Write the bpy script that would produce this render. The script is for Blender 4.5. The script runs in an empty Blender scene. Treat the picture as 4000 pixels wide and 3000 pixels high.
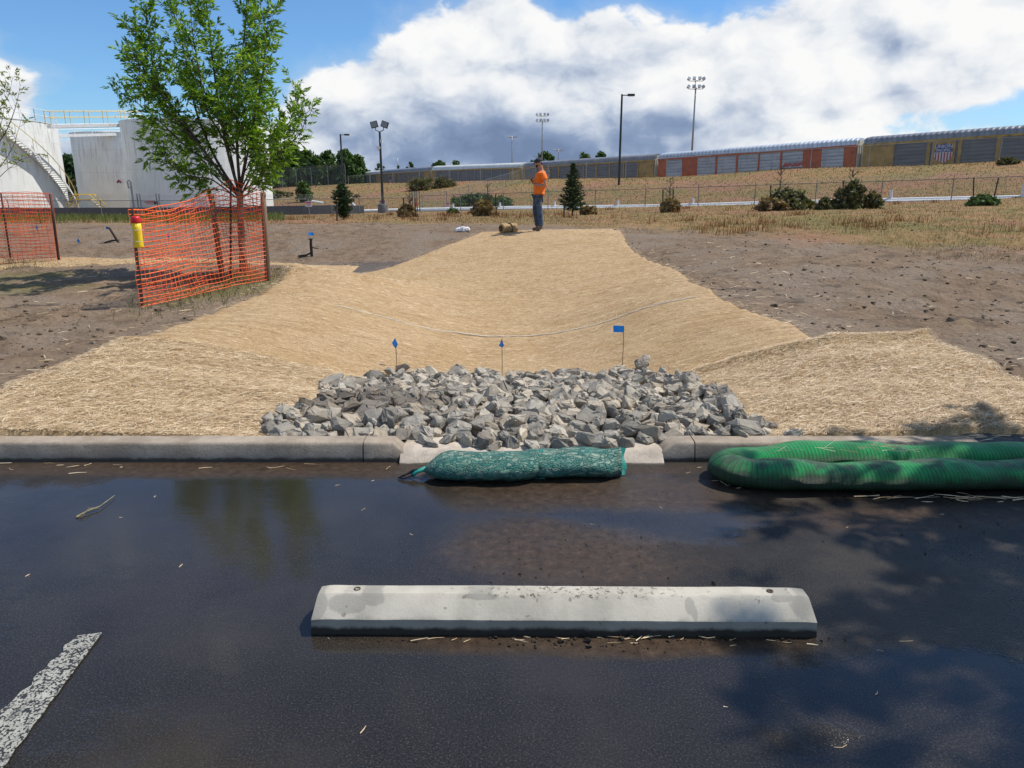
import bpy, bmesh, math, random
import numpy as np
from mathutils import Vector, Matrix
R = math.radians
random.seed(7)
rng = np.random.default_rng(11)
sc = bpy.context.scene
col = sc.collection

# ------------------------------------------------------------------ camera
H = 1.56; F = 2890.0; PITCH = R(14.83)
cam_d = bpy.data.cameras.new('camera'); cam = bpy.data.objects.new('camera', cam_d); col.objects.link(cam)
cam.location = (0, 0, H); cam.rotation_euler = (R(90) - PITCH, 0, 0)
cam_d.sensor_fit = 'HORIZONTAL'; cam_d.sensor_width = 36.0; cam_d.lens = F / 4000 * 36
cam_d.clip_start = .05; cam_d.clip_end = 6000
sc.camera = cam
sc.view_settings.view_transform = 'Standard'; sc.view_settings.look = 'None'
sc.view_settings.exposure = 0.0; sc.view_settings.gamma = 1.0
sc.cycles.max_bounces = 6; sc.cycles.transparent_max_bounces = 12
sc.cycles.diffuse_bounces = 3; sc.cycles.glossy_bounces = 3

# ------------------------------------------------------------------ sun and sky
SUN_EL = R(58); SUN_AZ = R(17)          # azimuth measured from +X towards +Y
sd = Vector((math.cos(SUN_EL)*math.cos(SUN_AZ), math.cos(SUN_EL)*math.sin(SUN_AZ), math.sin(SUN_EL)))
sl = bpy.data.lights.new('sun', 'SUN'); so = bpy.data.objects.new('sun', sl); col.objects.link(so)
sl.energy = 5.0; sl.angle = R(.55); sl.color = (1, .94, .85)
so.rotation_euler = sd.to_track_quat('Z', 'Y').to_euler(); so.location = sd * 60

W = bpy.data.worlds.new('World'); sc.world = W; W.use_nodes = True
nt = W.node_tree; nt.nodes.clear()

class G:
    """a small helper for node graphs"""
    def __init__(s, tree): s.t = tree
    def n(s, typ, **kw):
        nd = s.t.nodes.new(typ)
        for k, v in kw.items(): setattr(nd, k, v)
        return nd
    def put(s, sock, v):
        if v is None: return
        if isinstance(v, bpy.types.NodeSocket): s.t.links.new(v, sock)
        elif isinstance(v, bpy.types.Node): s.t.links.new(v.outputs[0], sock)
        else:
            if sock.type == 'RGBA' and isinstance(v, (tuple, list)) and len(v) == 3: v = (*v, 1)
            sock.default_value = v
    def m(s, op, a, b=None, c=None, clamp=False):
        nd = s.n('ShaderNodeMath', operation=op, use_clamp=clamp)
        s.put(nd.inputs[0], a); s.put(nd.inputs[1], b)
        if c is not None: s.put(nd.inputs[2], c)
        return nd.outputs[0]
    def v(s, op, a, b=None):
        nd = s.n('ShaderNodeVectorMath', operation=op); s.put(nd.inputs[0], a)
        if b is not None: s.put(nd.inputs['Scale' if op == 'SCALE' else 1], b)
        return nd.outputs['Value'] if op in ('LENGTH', 'DOT_PRODUCT', 'DISTANCE') else nd.outputs[0]
    def comb(s, x=0, y=0, z=0):
        nd = s.n('ShaderNodeCombineXYZ')
        for i, q in enumerate((x, y, z)): s.put(nd.inputs[i], q)
        return nd.outputs[0]
    def sep(s, v):
        nd = s.n('ShaderNodeSeparateXYZ'); s.put(nd.inputs[0], v); return nd.outputs
    def noise(s, vec, scale=5, detail=4, rough=.55, dist=0, out=0):
        nd = s.n('ShaderNodeTexNoise'); s.put(nd.inputs['Vector'], vec)
        nd.inputs['Scale'].default_value = scale; nd.inputs['Detail'].default_value = detail
        nd.inputs['Roughness'].default_value = rough; nd.inputs['Distortion'].default_value = dist
        return nd.outputs[out]
    def vor(s, vec, scale=5, feature='F1', out='Distance', rand=1):
        nd = s.n('ShaderNodeTexVoronoi', feature=feature); s.put(nd.inputs['Vector'], vec)
        nd.inputs['Scale'].default_value = scale; nd.inputs['Randomness'].default_value = rand
        return nd.outputs[out]
    def mapr(s, v, a, b, c=0.0, d=1.0, smooth=True):
        nd = s.n('ShaderNodeMapRange', interpolation_type='SMOOTHSTEP' if smooth else 'LINEAR')
        s.put(nd.inputs[0], v)
        for i, q in enumerate((a, b, c, d)): s.put(nd.inputs[i+1], q)
        return nd.outputs[0]
    def mix(s, f, a, b, mode='MIX'):
        nd = s.n('ShaderNodeMix', data_type='RGBA', blend_type=mode)
        s.put(nd.inputs[0], f); s.put(nd.inputs[6], a); s.put(nd.inputs[7], b)
        return nd.outputs[2]
    def ramp(s, f, stops):
        nd = s.n('ShaderNodeValToRGB'); s.put(nd.inputs[0], f); e = nd.color_ramp.elements
        while len(e) < len(stops): e.new(.5)
        for q, (p, c) in zip(e, stops): q.position = p; q.color = (*c, 1)
        return nd.outputs[0]
    def obj(s): return s.n('ShaderNodeTexCoord').outputs['Object']
    def scale(s, v, x, y, z):
        nd = s.n('ShaderNodeVectorMath', operation='MULTIPLY'); s.put(nd.inputs[0], v); nd.inputs[1].default_value = (x, y, z)
        return nd.outputs[0]
    def bump(s, h, strength=.5, dist=.01):
        nd = s.n('ShaderNodeBump'); s.put(nd.inputs['Height'], h)
        nd.inputs['Strength'].default_value = strength; nd.inputs['Distance'].default_value = dist
        return nd.outputs[0]

g = G(nt)
def make_sky():
    tc = g.n('ShaderNodeTexCoord').outputs['Generated']
    d = g.v('NORMALIZE', tc)
    X, Y, Z = g.sep(d)
    az = g.m('MULTIPLY', g.m('ARCTAN2', X, Y), 57.2958)
    el = g.m('MULTIPLY', g.m('ARCSINE', Z), 57.2958)
    sky = g.n('ShaderNodeTexSky', sky_type='NISHITA'); sky.sun_disc = False
    sky.sun_elevation = SUN_EL; sky.sun_rotation = R(90) - SUN_AZ
    sky.altitude = 300; sky.air_density = 1.0; sky.dust_density = .35; sky.ozone_density = 2.0
    base = g.mix(1.0, sky.outputs[0], (.62, .90, 1.16), 'MULTIPLY')
    P = g.comb(g.m('MULTIPLY', az, .1), g.m('MULTIPLY', el, .145), 0)      # roughly 10 degree cells, a little flattened
    wob = g.noise(P, 2.2, 3, .5, 0, 1)
    P2 = g.v('ADD', P, g.v('SCALE', g.v('SUBTRACT', wob, (.5, .5, .5)), .30))
    n1 = g.noise(P2, 1.8, 11, .56)
    # where the masses of cloud stand: (azimuth, elevation, half width, half height) in degrees
    def field(ells, base0):
        acc = None
        for (a, e, ra, re, w) in ells:
            da = g.m('DIVIDE', g.m('SUBTRACT', az, a), ra); de = g.m('DIVIDE', g.m('SUBTRACT', el, e), re)
            r2 = g.m('ADD', g.m('MULTIPLY', da, da), g.m('MULTIPLY', de, de))
            val = g.m('MULTIPLY', g.m('EXPONENT', g.m('MULTIPLY', r2, -1.0)), w)
            acc = val if acc is None else g.m('ADD', acc, val)
        return g.m('ADD', acc, base0)
    cover = field(COVER, 0)
    upper = g.mapr(el, 14, 19, 0, .28)           # broken cloud over the rest of the sky
    side = g.mapr(g.m('ABSOLUTE', g.m('SUBTRACT', az, 2)), 36, 50, 0, .42)
    cover = g.m('ADD', cover, g.m('MAXIMUM', upper, side))
    dens_raw = g.m('ADD', g.m('MULTIPLY', g.m('SUBTRACT', n1, .5), 1.5), g.m('SUBTRACT', cover, .5))
    dens = g.mapr(dens_raw, -.04, .17)
    veil = g.mapr(dens_raw, -.35, .1, 0, .34)
    # light on the cloud from above and the right: difference of two samples of its own thickness
    off = g.v('ADD', P2, (.10, .16, 0))
    n2 = g.noise(off, 1.8, 5, .5)
    rel = g.m('SUBTRACT', n1, n2)
    dark = field(DARK, 0)
    n3 = g.noise(P2, 3.1, 7, .6)
    lit = g.m('ADD', g.m('MULTIPLY', rel, 1.35), g.m('SUBTRACT', .93, g.m('MULTIPLY', dark, .74)))
    lit = g.m('ADD', lit, g.m('MULTIPLY', g.m('SUBTRACT', n3, .5), .17), clamp=True)
    ccol = g.ramp(lit, [(0, (.18, .25, .40)), (.30, (.27, .355, .52)), (.55, (.54, .61, .73)), (.78, (.82, .85, .89)), (1, (.96, .96, .955))])
    skyc = g.mix(1.0, base, (SKY_K, SKY_K, SKY_K), 'MULTIPLY')
    c1 = g.mix(veil, skyc, (.55, .66, .80))
    c2 = g.mix(dens, c1, ccol)
    bg = g.n('ShaderNodeBackground'); g.put(bg.inputs[0], g.mix(1.0, c2, (1/BG, 1/BG, 1/BG), 'MULTIPLY')); bg.inputs[1].default_value = BG
    out = g.n('ShaderNodeOutputWorld'); nt.links.new(bg.outputs[0], out.inputs[0])
BG = .1; SKY_K = .122
COVER = [(-9.5, 5.2, 5.5, 3.6, 1.15), (-3, 8, 5.0, 4.6, 1.2), (5, 6.3, 9, 4.4, 1.25), (15, 5.6, 9, 4.6, 1.2), (24.5, 8.3, 8, 4.0, 1.25), (34, 9.6, 7, 3.3, 1.05), (-.8, 12.4, 2.2, 1.6, .45), (5.5, 10.8, 1.8, 1.2, .35),
         (-15.5, 2.5, 5.5, 1.6, .75), (-13.5, 5.0, 2.6, 2.2, .5), (-2, .5, 17, 2.4, .95), (13, 1.8, 8, 1.6, .75), (29, 2.0, 9, 1.1, .92), (36, 2.6, 4, 1.4, .8), (-33.5, 5.6, 3.0, 2.4, 1.2), (-27, 2.6, 8, 1.1, .72), (-36, 9, 4, .8, .42)]
DARK = [(-5, 3.0, 9, 3.0, 1.05), (6, 2.6, 8, 2.2, .85), (14, 4.6, 5, 1.5, .5), (3.5, 8.1, 4.5, .7, .55), (9, 8.9, 4, .8, .35), (25.8, 8.7, 2.6, 1.2, .24), (27.5, 6.3, 4.5, .7, .32),
        (-30, 2, 8, 1.1, .6), (-36, 4.6, 2.5, 1.2, .5), (-5, 30, 60, 14, .55)]
make_sky()

# ------------------------------------------------------------------ projection (used only to survey where things stand)
CP, SP = math.cos(PITCH), math.sin(PITCH)
def ray(u, v):
    t = (v - 1500.0) / F
    return Vector(((u - 2000.0) / F, CP - t*SP, -SP - t*CP))
def atY(u, v, Y):
    r = ray(u, v); return Vector((0, 0, H)) + r * (Y / r.y)
def atZ(u, v, z):
    r = ray(u, v); return Vector((0, 0, H)) + r * ((z - H) / r.z)
def pix(p):
    y, z = p[1], p[2] - H
    fw = y*CP - z*SP; up = y*SP + z*CP
    return 2000 + F*p[0]/fw, 1500 - F*up/fw

# ------------------------------------------------------------------ numpy noise
_perm = np.random.default_rng(5).random((8, 256, 256))
def vnoise(x, y, seed=0):
    x = np.asarray(x, float); y = np.asarray(y, float)
    xi = np.floor(x).astype(int); yi = np.floor(y).astype(int)
    fx = x - xi; fy = y - yi; fx = fx*fx*(3-2*fx); fy = fy*fy*(3-2*fy)
    T = _perm[seed % 8]
    a = T[xi & 255, yi & 255]; b = T[(xi+1) & 255, yi & 255]; c = T[xi & 255, (yi+1) & 255]; e = T[(xi+1) & 255, (yi+1) & 255]
    return (a*(1-fx) + b*fx)*(1-fy) + (c*(1-fx) + e*fx)*fy - .5
def fbm(x, y, s=1.0, o=4, seed=0):
    r = 0; a = 1.0
    for k in range(o):
        r = r + a*vnoise(np.asarray(x)*s + 13.7*k, np.asarray(y)*s + 7.1*k, seed + k); a *= .5; s *= 2.03
    return r
def ss(t):
    t = np.clip(t, 0, 1); return t*t*(3-2*t)

# ------------------------------------------------------------------ the lie of the land
PATH = np.array([(0.0, 2.0), (0.0, 10.6), (-.7, 13.2), (-2.6, 15.2), (-6, 16.3), (-14, 17.0), (-40, 18.5)])
def path_d(x, y):
    best = np.full(np.shape(x), 1e9); side = np.zeros(np.shape(x))
    for a, b in zip(PATH[:-1], PATH[1:]):
        ab = b - a; t = np.clip(((x-a[0])*ab[0] + (y-a[1])*ab[1]) / (ab @ ab), 0, 1)
        dx = x - (a[0]+t*ab[0]); dy = y - (a[1]+t*ab[1]); d = np.hypot(dx, dy)
        s = np.sign(ab[0]*dy - ab[1]*dx)
        m = d < best; best = np.where(m, d, best); side = np.where(m, s, side)
    return best, side            # side +1: the near / left bank, -1: the far / right bank
def near_z(x, y):
    B = .12 + .37*ss((y-4.3)/15.5) + .012*np.clip(x, -12, 25)*ss((y-6)/6)
    d, side = path_d(x, y)
    w = np.where(side > 0, 2.75, 2.55 + 3.2*ss((y-9.5)/5)); f0 = .15 + .60*ss((8.3-y)/1.6)
    dep = .10 + .42*ss((y-4.25)/3.6)
    return B - dep*(1 - ss((d-f0)/w))
TOE = [(-400, 846, 74), (0, 843, 74), (500, 841, 75), (1000, 838, 78), (1400, 832, 78), (2000, 820, 70), (2570, 808, 64), (3200, 795, 58), (4000, 778, 52), (4500, 766, 48)]
CREST = [(-400, 760, 190), (300, 758, 180), (1000, 742, 150), (1100, 733, 140), (1380, 717, 126), (1570, 712, 118), (1791, 708, 112), (2060, 702, 105), (2400, 694, 98),
         (2838, 679, 88), (3068, 662, 84), (4000, 628, 71), (4500, 612, 64)]
def rowtab(tab):
    P = [atY(*t) for t in tab]
    return np.array([p.x/p.y for p in P]), np.array([p.y for p in P]), np.array([p.z for p in P])
Ta, Ty, Tz = rowtab(TOE); Ca, Cy, Cz = rowtab(CREST)
def gz(x, y):
    x = np.asarray(x, float); y = np.asarray(y, float)
    a = x/np.maximum(y, .5)
    zn = near_z(x, np.minimum(y, 24.0))
    s24 = near_z(np.clip(a, -.95, .95)*24.0, np.full(a.shape, 24.0))
    ty, tz = np.interp(a, Ta, Ty), np.interp(a, Ta, Tz)
    cy, cz = np.interp(a, Ca, Cy), np.interp(a, Ca, Cz)
    by, bz = cy + 5, cz*.45 - .1
    z = np.where(y <= 24, zn, 0)
    f = (y-24)/(ty-24); z = np.where((y > 24) & (y <= ty), s24*(1-f) + tz*f, z)
    f = (y-ty)/(cy-ty); f2 = .45*f + .55*ss(f*1.0)
    z = np.where((y > ty) & (y <= cy), tz*(1-f2) + cz*f2, z)
    f = (y-cy)/5; z = np.where((y > cy) & (y <= by), cz*(1-ss(f)) + bz*ss(f), z)
    f = np.clip((y-by)/300, 0, 1); z = np.where(y > by, bz*(1-f) + (-.6)*f, z)
    hum = ss((y-26)/20) * np.where(y > ty, 1.0, .35)
    z = z + hum*.16*fbm(x, y, .11, 3, 2)*np.where(y > by, .2, 1)
    return z
def G1(x, y): return float(gz(np.array([x]), np.array([y]))[0])
def onG(u, v, y0=4.4, y1=260):
    """where the sight line of a point of the ground meets the land"""
    ys = np.concatenate([np.arange(y0, 30, .05), np.arange(30, y1, .3)])
    r = ray(u, v); s = ys/r.y; zz = H + r.z*s - gz(r.x*s, ys)
    k = np.argmax(zz < 0)
    if zz[k] >= 0: k = len(ys)-1
    y = ys[k]; x = r.x*y/r.y
    return Vector((x, y, G1(x, y)))

# ------------------------------------------------------------------ objects and properties
def tag(o, label=None, cat=None, group=None, kind=None):
    if label: o['label'] = label
    if cat: o['category'] = cat
    if group: o['group'] = group
    if kind: o['kind'] = kind
    return o
def empty(name, loc=(0, 0, 0), rz=0):
    o = bpy.data.objects.new(name, None); o.empty_display_size = .2; col.objects.link(o)
    o.location = loc; o.rotation_euler = (0, 0, rz); return o
def link_mesh(name, verts, faces, mat, parent=None, smooth=False, loc=None, uv=None):
    me = bpy.data.meshes.new(name)
    me.from_pydata([tuple(v) for v in verts], [], faces)
    if smooth: me.shade_smooth()
    if uv is not None:
        l = me.uv_layers.new(name='UVMap'); arr = np.asarray(uv, np.float32)[[i for f in faces for i in f]]
        l.data.foreach_set('uv', arr.ravel())
    me.update()
    if mat: me.materials.append(mat)
    o = bpy.data.objects.new(name, me); col.objects.link(o)
    if parent: o.parent = parent
    if loc is not None: o.location = loc
    return o
def np_mesh(name, V, Q, mat, parent=None, smooth=False):
    """fast mesh out of numpy arrays: V (n,3), Q (m,k) with k = 3 or 4"""
    me = bpy.data.meshes.new(name); n, m, k = len(V), len(Q), Q.shape[1]
    me.vertices.add(n); me.vertices.foreach_set('co', np.asarray(V, np.float32).ravel())
    me.loops.add(m*k); me.loops.foreach_set('vertex_index', np.asarray(Q, np.int32).ravel())
    me.polygons.add(m); me.polygons.foreach_set('loop_start', np.arange(0, m*k, k, dtype=np.int32))
    me.polygons.foreach_set('loop_total', np.full(m, k, np.int32))
    me.update(calc_edges=True)
    if smooth: me.shade_smooth()
    if mat: me.materials.append(mat)
    o = bpy.data.objects.new(name, me); col.objects.link(o)
    if parent: o.parent = parent
    return o

class MB:
    """collects boxes, tubes and lofts for ONE mesh object"""
    def __init__(s): s.V = []; s.Fc = []
    def add(s, vs, fs):
        b = len(s.V); s.V += [tuple(v) for v in vs]; s.Fc += [tuple(i+b for i in f) for f in fs]
    def box(s, c, d, rot=None, bev=0):
        x, y, z = d[0]/2, d[1]/2, d[2]/2
        vs = [Vector((sx*x, sy*y, sz*z)) for sz in (-1, 1) for sy in (-1, 1) for sx in (-1, 1)]
        if rot is not None: vs = [rot @ v for v in vs]
        vs = [v + Vector(c) for v in vs]
        s.add(vs, [(0, 2, 3, 1), (4, 5, 7, 6), (0, 1, 5, 4), (2, 6, 7, 3), (0, 4, 6, 2), (1, 3, 7, 5)])
    def tube(s, pts, rad, n=6, cap=True, squash=1.0):
        pts = [Vector(p) for p in pts]; m = len(pts)
        rr = rad if isinstance(rad, (list, tuple)) else [rad]*m
        vs = []; up = Vector((0, 0, 1)); prev = None
        for i, p in enumerate(pts):
            t = (pts[min(i+1, m-1)] - pts[max(i-1, 0)]).normalized()
            if prev is None:
                a = t.cross(up) if abs(t.z) < .95 else t.cross(Vector((0, 1, 0)))
            else: a = prev - t*prev.dot(t)
            a.normalize(); b = t.cross(a).normalized(); prev = a
            for k in range(n):
                w = 2*math.pi*k/n; vs.append(p + (a*math.cos(w) + b*math.sin(w)*squash)*rr[i])
        fs = [(i*n+k, i*n+(k+1) % n, (i+1)*n+(k+1) % n, (i+1)*n+k) for i in range(m-1) for k in range(n)]
        if cap: fs += [tuple(range(n))[::-1], tuple((m-1)*n+k for k in range(n))]
        s.add(vs, fs)
    def bar(s, a, b, w, h):
        a = Vector(a); b = Vector(b); d = b-a
        q = d.to_track_quat('X', 'Z').to_matrix(); s.box((a+b)/2, (d.length, w, h), q)
    def loft(s, rings, cap=True, close=True):
        n = len(rings[0]); vs = [p for r in rings for p in r]; k2 = n if close else n-1
        fs = [(i*n+k, i*n+(k+1) % n, (i+1)*n+(k+1) % n, (i+1)*n+k) for i in range(len(rings)-1) for k in range(k2)]
        if cap: fs += [tuple(range(n))[::-1], tuple((len(rings)-1)*n+k for k in range(n))]
        s.add(vs, fs)
    def lathe(s, prof, n=24, c=(0, 0, 0)):
        rings = [[(c[0]+r*math.cos(2*math.pi*k/n), c[1]+r*math.sin(2*math.pi*k/n), c[2]+z) for k in range(n)] for r, z in prof]
        s.loft(rings)
    def build(s, name, mat, parent=None, smooth=False, loc=None):
        return link_mesh(name, s.V, s.Fc, mat, parent, smooth, loc)

# ------------------------------------------------------------------ materials
def newmat(name):
    m = bpy.data.materials.new(name); m.use_nodes = True; m.node_tree.nodes.clear()
    q = G(m.node_tree); out = q.n('ShaderNodeOutputMaterial'); b = q.n('ShaderNodeBsdfPrincipled')
    m.node_tree.links.new(b.outputs[0], out.inputs[0])
    q.out = out; q.b = b; return m, q
def setp(q, **kw):
    nm = dict(col='Base Color', rough='Roughness', metal='Metallic', spec='Specular IOR Level', normal='Normal', alpha='Alpha', coat='Coat Weight',
              coat_rough='Coat Roughness', sheen='Sheen Weight', trans='Transmission Weight', ior='IOR', coat_normal='Coat Normal')
    for k, v in kw.items(): q.put(q.b.inputs[nm[k]], v)
def pbr(name, c1, c2=None, scale=8, rough=.8, bump=0, bscale=40, bdist=.005, metal=0, spec=.4, detail=5, stretch=(1, 1, 1), c3=None, c3s=2.0, c3t=.55, rnd=0, sp=None, lo=.35, hi=.65):
    m, q = newmat(name); p = q.scale(q.obj(), *stretch)
    c = c1 if c2 is None else q.mix(q.mapr(q.noise(p, scale, detail), lo, hi), c1, c2)
    if c3 is not None: c = q.mix(q.mapr(q.noise(q.v('ADD', p, (3.1, 7.7, 1.3)), c3s, 6, .6), c3t, c3t+.13), c, c3)
    if rnd:
        r = q.n('ShaderNodeObjectInfo').outputs['Random']
        c = q.mix(1.0, c, q.ramp(r, [(0, (1-rnd,)*3), (1, (1+rnd,)*3)]), 'MULTIPLY')
    setp(q, col=c, rough=rough, metal=metal, spec=spec)
    if bump: setp(q, normal=q.bump(q.noise(p, bscale, 6, .6), bump, bdist))
    return m
def island(name, stops, rough=.7, trans=0, spec=.3, tint=None):
    """colour differs from one loose piece (leaf, straw, blade) to the next"""
    m, q = newmat(name); r = q.n('ShaderNodeNewGeometry').outputs['Random Per Island']
    c = q.ramp(r, stops)
    if tint: c = q.mix(q.mapr(q.noise(q.obj(), tint[1], 3), .4, .6), c, q.mix(1.0, c, tint[0], 'MULTIPLY'))
    setp(q, col=c, rough=rough, spec=spec)
    if trans:
        tl = q.n('ShaderNodeBsdfTranslucent'); q.put(tl.inputs[0], q.mix(1.0, c, (1.25, 1.35, .6), 'MULTIPLY'))
        mx = q.n('ShaderNodeMixShader'); mx.inputs[0].default_value = trans
        q.t.links.new(q.b.outputs[0], mx.inputs[1]); q.t.links.new(tl.outputs[0], mx.inputs[2]); q.t.links.new(mx.outputs[0], q.out.inputs[0])
    return m
# ------------------------------------------------------------------ ground materials
def ell_mask(q, X, Y, lst, warp, soft=.25):
    acc = None
    for cx, cy, rx, ry in lst:
        dx = q.m('DIVIDE', q.m('SUBTRACT', X, cx), rx); dy = q.m('DIVIDE', q.m('SUBTRACT', Y, cy), ry)
        r = q.m('SQRT', q.m('ADD', q.m('MULTIPLY', dx, dx), q.m('MULTIPLY', dy, dy)))
        v = q.mapr(q.m('ADD', r, warp), 1+soft, 1-soft, 0, 1)
        acc = v if acc is None else q.m('MAXIMUM', acc, v)
    return acc
def ground_mat():
    m, q = newmat('bare_soil_and_dry_grass')
    P = q.obj(); X, Y, Z = q.sep(P)
    big = q.noise(P, .7, 5, .6); mid = q.noise(P, 4, 6, .62); fine = q.noise(P, 26, 6, .7)
    st = q.noise(q.scale(P, .35, 1.6, 1), 3.2, 6, .65)
    soil = q.ramp(mid, [(.25, (.100, .068, .044)), (.5, (.185, .130, .084)), (.75, (.255, .185, .122))])
    grey = q.ramp(fine, [(.3, (.145, .109, .078)), (.7, (.265, .205, .150))])
    soil = q.mix(q.mapr(big, .42, .62), soil, grey)
    soil = q.mix(q.mapr(q.noise(P, 1.6, 5, .65), .56, .70, 0, .75), soil, (.060, .044, .032))      # damper soil
    # wet floor of the ditch
    wet = ell_mask(q, X, Y, [(-3.2, 15.9, 2.4, .9)], q.m('MULTIPLY', q.m('SUBTRACT', mid, .5), .8), .3)
    soil = q.mix(q.m('MULTIPLY', wet, .75), soil, (.085, .078, .075))
    soil = q.mix(q.mapr(fine, .64, .74, 0, .35), soil, (.30, .22, .12))                              # chaff
    # dry grass
    gcol = q.ramp(q.noise(P, 1.1, 6, .7), [(.22, (.080, .090, .026)), (.40, (.15, .115, .045)), (.55, (.235, .150, .070)), (.78, (.235, .115, .062))])
    gfine = q.noise(q.scale(P, 1, .5, 1), 9, 6, .75)
    gcol = q.mix(q.mapr(gfine, .35, .7, 0, .6), gcol, q.mix(1.0, gcol, (1.5, 1.35, 1.2), 'MULTIPLY'))
    gcol = q.mix(q.mapr(q.noise(P, .16, 4, .6), .5, .62, 0, .55), gcol, (.145, .140, .045))
    gcol = q.mix(q.mapr(q.noise(q.v('ADD', P, (40, 9, 0)), .11, 4, .6), .50, .62, 0, .7), gcol, (.27, .135, .085))
    # grass starts nearer on the right, farther on the left
    edge = q.m('SUBTRACT', 23.5, q.m('MAXIMUM', q.m('MULTIPLY', X, 1.25), q.m('MULTIPLY', X, .40)))
    edge = q.m('MAXIMUM', edge, 11.8)
    gm = q.mapr(q.m('ADD', q.m('SUBTRACT', Y, edge), q.m('MULTIPLY', q.m('SUBTRACT', q.noise(P, .5, 6, .7), .5), 13)), -1.6, 1.8)
    # weedy patch by the net-fenced trees
    near_g = ell_mask(q, X, Y, [(-4.1, 10.5, .8, 1.0), (-9.0, 11.6, 2.2, .7), (-8.4, 10.4, 2.4, .5)], q.m('MULTIPLY', q.m('SUBTRACT', mid, .5), 1.3), .35)
    c = q.mix(gm, soil, gcol); c = q.mix(q.m('MULTIPLY', near_g, .6), c, (.15, .14, .05))
    setp(q, col=c, rough=.93, spec=.18)
    hgt = q.m('ADD', q.m('MULTIPLY', q.noise(P, 7, 8, .68), 1.0), q.m('MULTIPLY', q.vor(P, 17), .25))
    hgt = q.m('ADD', hgt, q.m('MULTIPLY', st, .6))
    setp(q, normal=q.bump(hgt, .85, .07))
    return m
GROUND = ground_mat()
def clods(x, y):
    """the real unevenness of the loose soil"""
    a = np.clip((y-4.3)/.5, 0, 1) * ss((46-y)/14)
    b = fbm(x, y, 2.3, 5, 1)*.055 + np.maximum(fbm(x*.8, y*1.3, 5.5, 4, 3), 0)*.075 + fbm(x*.6, y, .55, 2, 4)*.08
    r = .04 + .96*ss((np.abs(x+.4)-3.6)/1.2 + ss((y-19)/2))
    return a*b*r
def build_ground():
    fine = np.arange(-10.5, 10.5, .068)
    o = [10.5]; st = .075
    while o[-1] < 900: st *= 1.045; o.append(o[-1] + st)
    xs = np.concatenate([-np.array(o[::-1]), fine[1:], np.array(o)])
    ys = [4.20]
    while ys[-1] < 1500:
        y = ys[-1]; ys.append(y + (max(.045, .0075*y) if y < 26 else (.011*y if y < 150 else .05*y)))
    ys = np.array(ys); Xg, Yg = np.meshgrid(xs, ys)
    Z = gz(Xg, Yg) + clods(Xg, Yg)
    Z = Z + np.where(Yg < 4.34, -.05*ss((4.34-Yg)/.12), 0)
    V = np.stack([Xg, Yg, Z], -1).reshape(-1, 3); nx, ny = len(xs), len(ys)
    i = np.arange(ny-1)[:, None]*nx + np.arange(nx-1)[None]
    Q = np.stack([i, i+1, i+nx+1, i+nx], -1).reshape(-1, 4)
    tag(np_mesh('ground', V, Q, GROUND, smooth=True), kind='structure')
build_ground()

# ------------------------------------------------------------------ wet asphalt
def asphalt_mat():
    m, q = newmat('wet_asphalt')
    P = q.obj(); X, Y, Z = q.sep(P)
    agg = q.noise(P, 150, 3, .7); v = q.vor(P, 210)
    big = q.noise(P, 1.2, 5, .6)
    c = q.ramp(agg, [(.3, (.009, .008, .0068)), (.55, (.025, .0215, .0175)), (.75, (.082, .072, .060))])
    w = q.m('MULTIPLY', q.m('SUBTRACT', q.noise(P, 1.7, 8, .66), .5), 1.9)
    mud = ell_mask(q, X, Y, [(.22, 2.98, .50, .32), (.95, 3.66, .85, .14), (.5, 3.62, .8, .22), (.35, 2.3, .8, .07), (2.1, 3.3, .9, .14), (-1.6, 3.98, 2.5, .12)], w, .5)
    mudc = q.ramp(q.noise(P, 22, 6, .7), [(.3, (.032, .020, .012)), (.6, (.085, .056, .036)), (.8, (.17, .12, .08))])
    c = q.mix(q.m('MULTIPLY', mud, .72), c, mudc)
    damp = q.mapr(q.noise(q.v('ADD', P, (5, 2, 0)), .9, 5, .6), .45, .66)
    c = q.mix(q.m('MULTIPLY', damp, .45), c, (.046, .038, .032))
    # standing water: flat and mirror-like
    pud = ell_mask(q, X, Y, [(-1.35, 3.35, 1.55, .80), (-.9, 2.55, 1.15, .75), (.3, 3.45, 1.2, .42), (.0, 2.05, 1.2, .42), (1.35, 2.0, .55, .25), (1.2, 1.6, .8, .28)], w, .14)
    pud = q.m('MULTIPLY', pud, q.m('SUBTRACT', 1.0, q.m('MULTIPLY', mud, .8)))
    rg = q.m('ADD', .24, q.m('MULTIPLY', damp, .34))
    rg = q.m('ADD', q.m('MULTIPLY', rg, q.m('SUBTRACT', 1, pud)), q.m('MULTIPLY', pud, .035))
    hgt = q.m('ADD', q.m('MULTIPLY', agg, .8), q.m('MULTIPLY', v, .8)); hgt = q.m('ADD', hgt, q.m('MULTIPLY', q.noise(P, 11, 6, .7), 1.6))
    hgt = q.m('MULTIPLY', hgt, q.m('SUBTRACT', 1, q.m('MULTIPLY', pud, .97)))
    rip = q.m('MULTIPLY', q.noise(q.scale(P, 1, 2.2, 1), 7, 3, .5), q.m('MULTIPLY', pud, .30))
    setp(q, col=c, rough=rg, spec=q.m('ADD', .17, q.m('MULTIPLY', pud, .25)), normal=q.bump(q.m('ADD', hgt, rip), .42, .0045))
    return m
ASPH = asphalt_mat()
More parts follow.
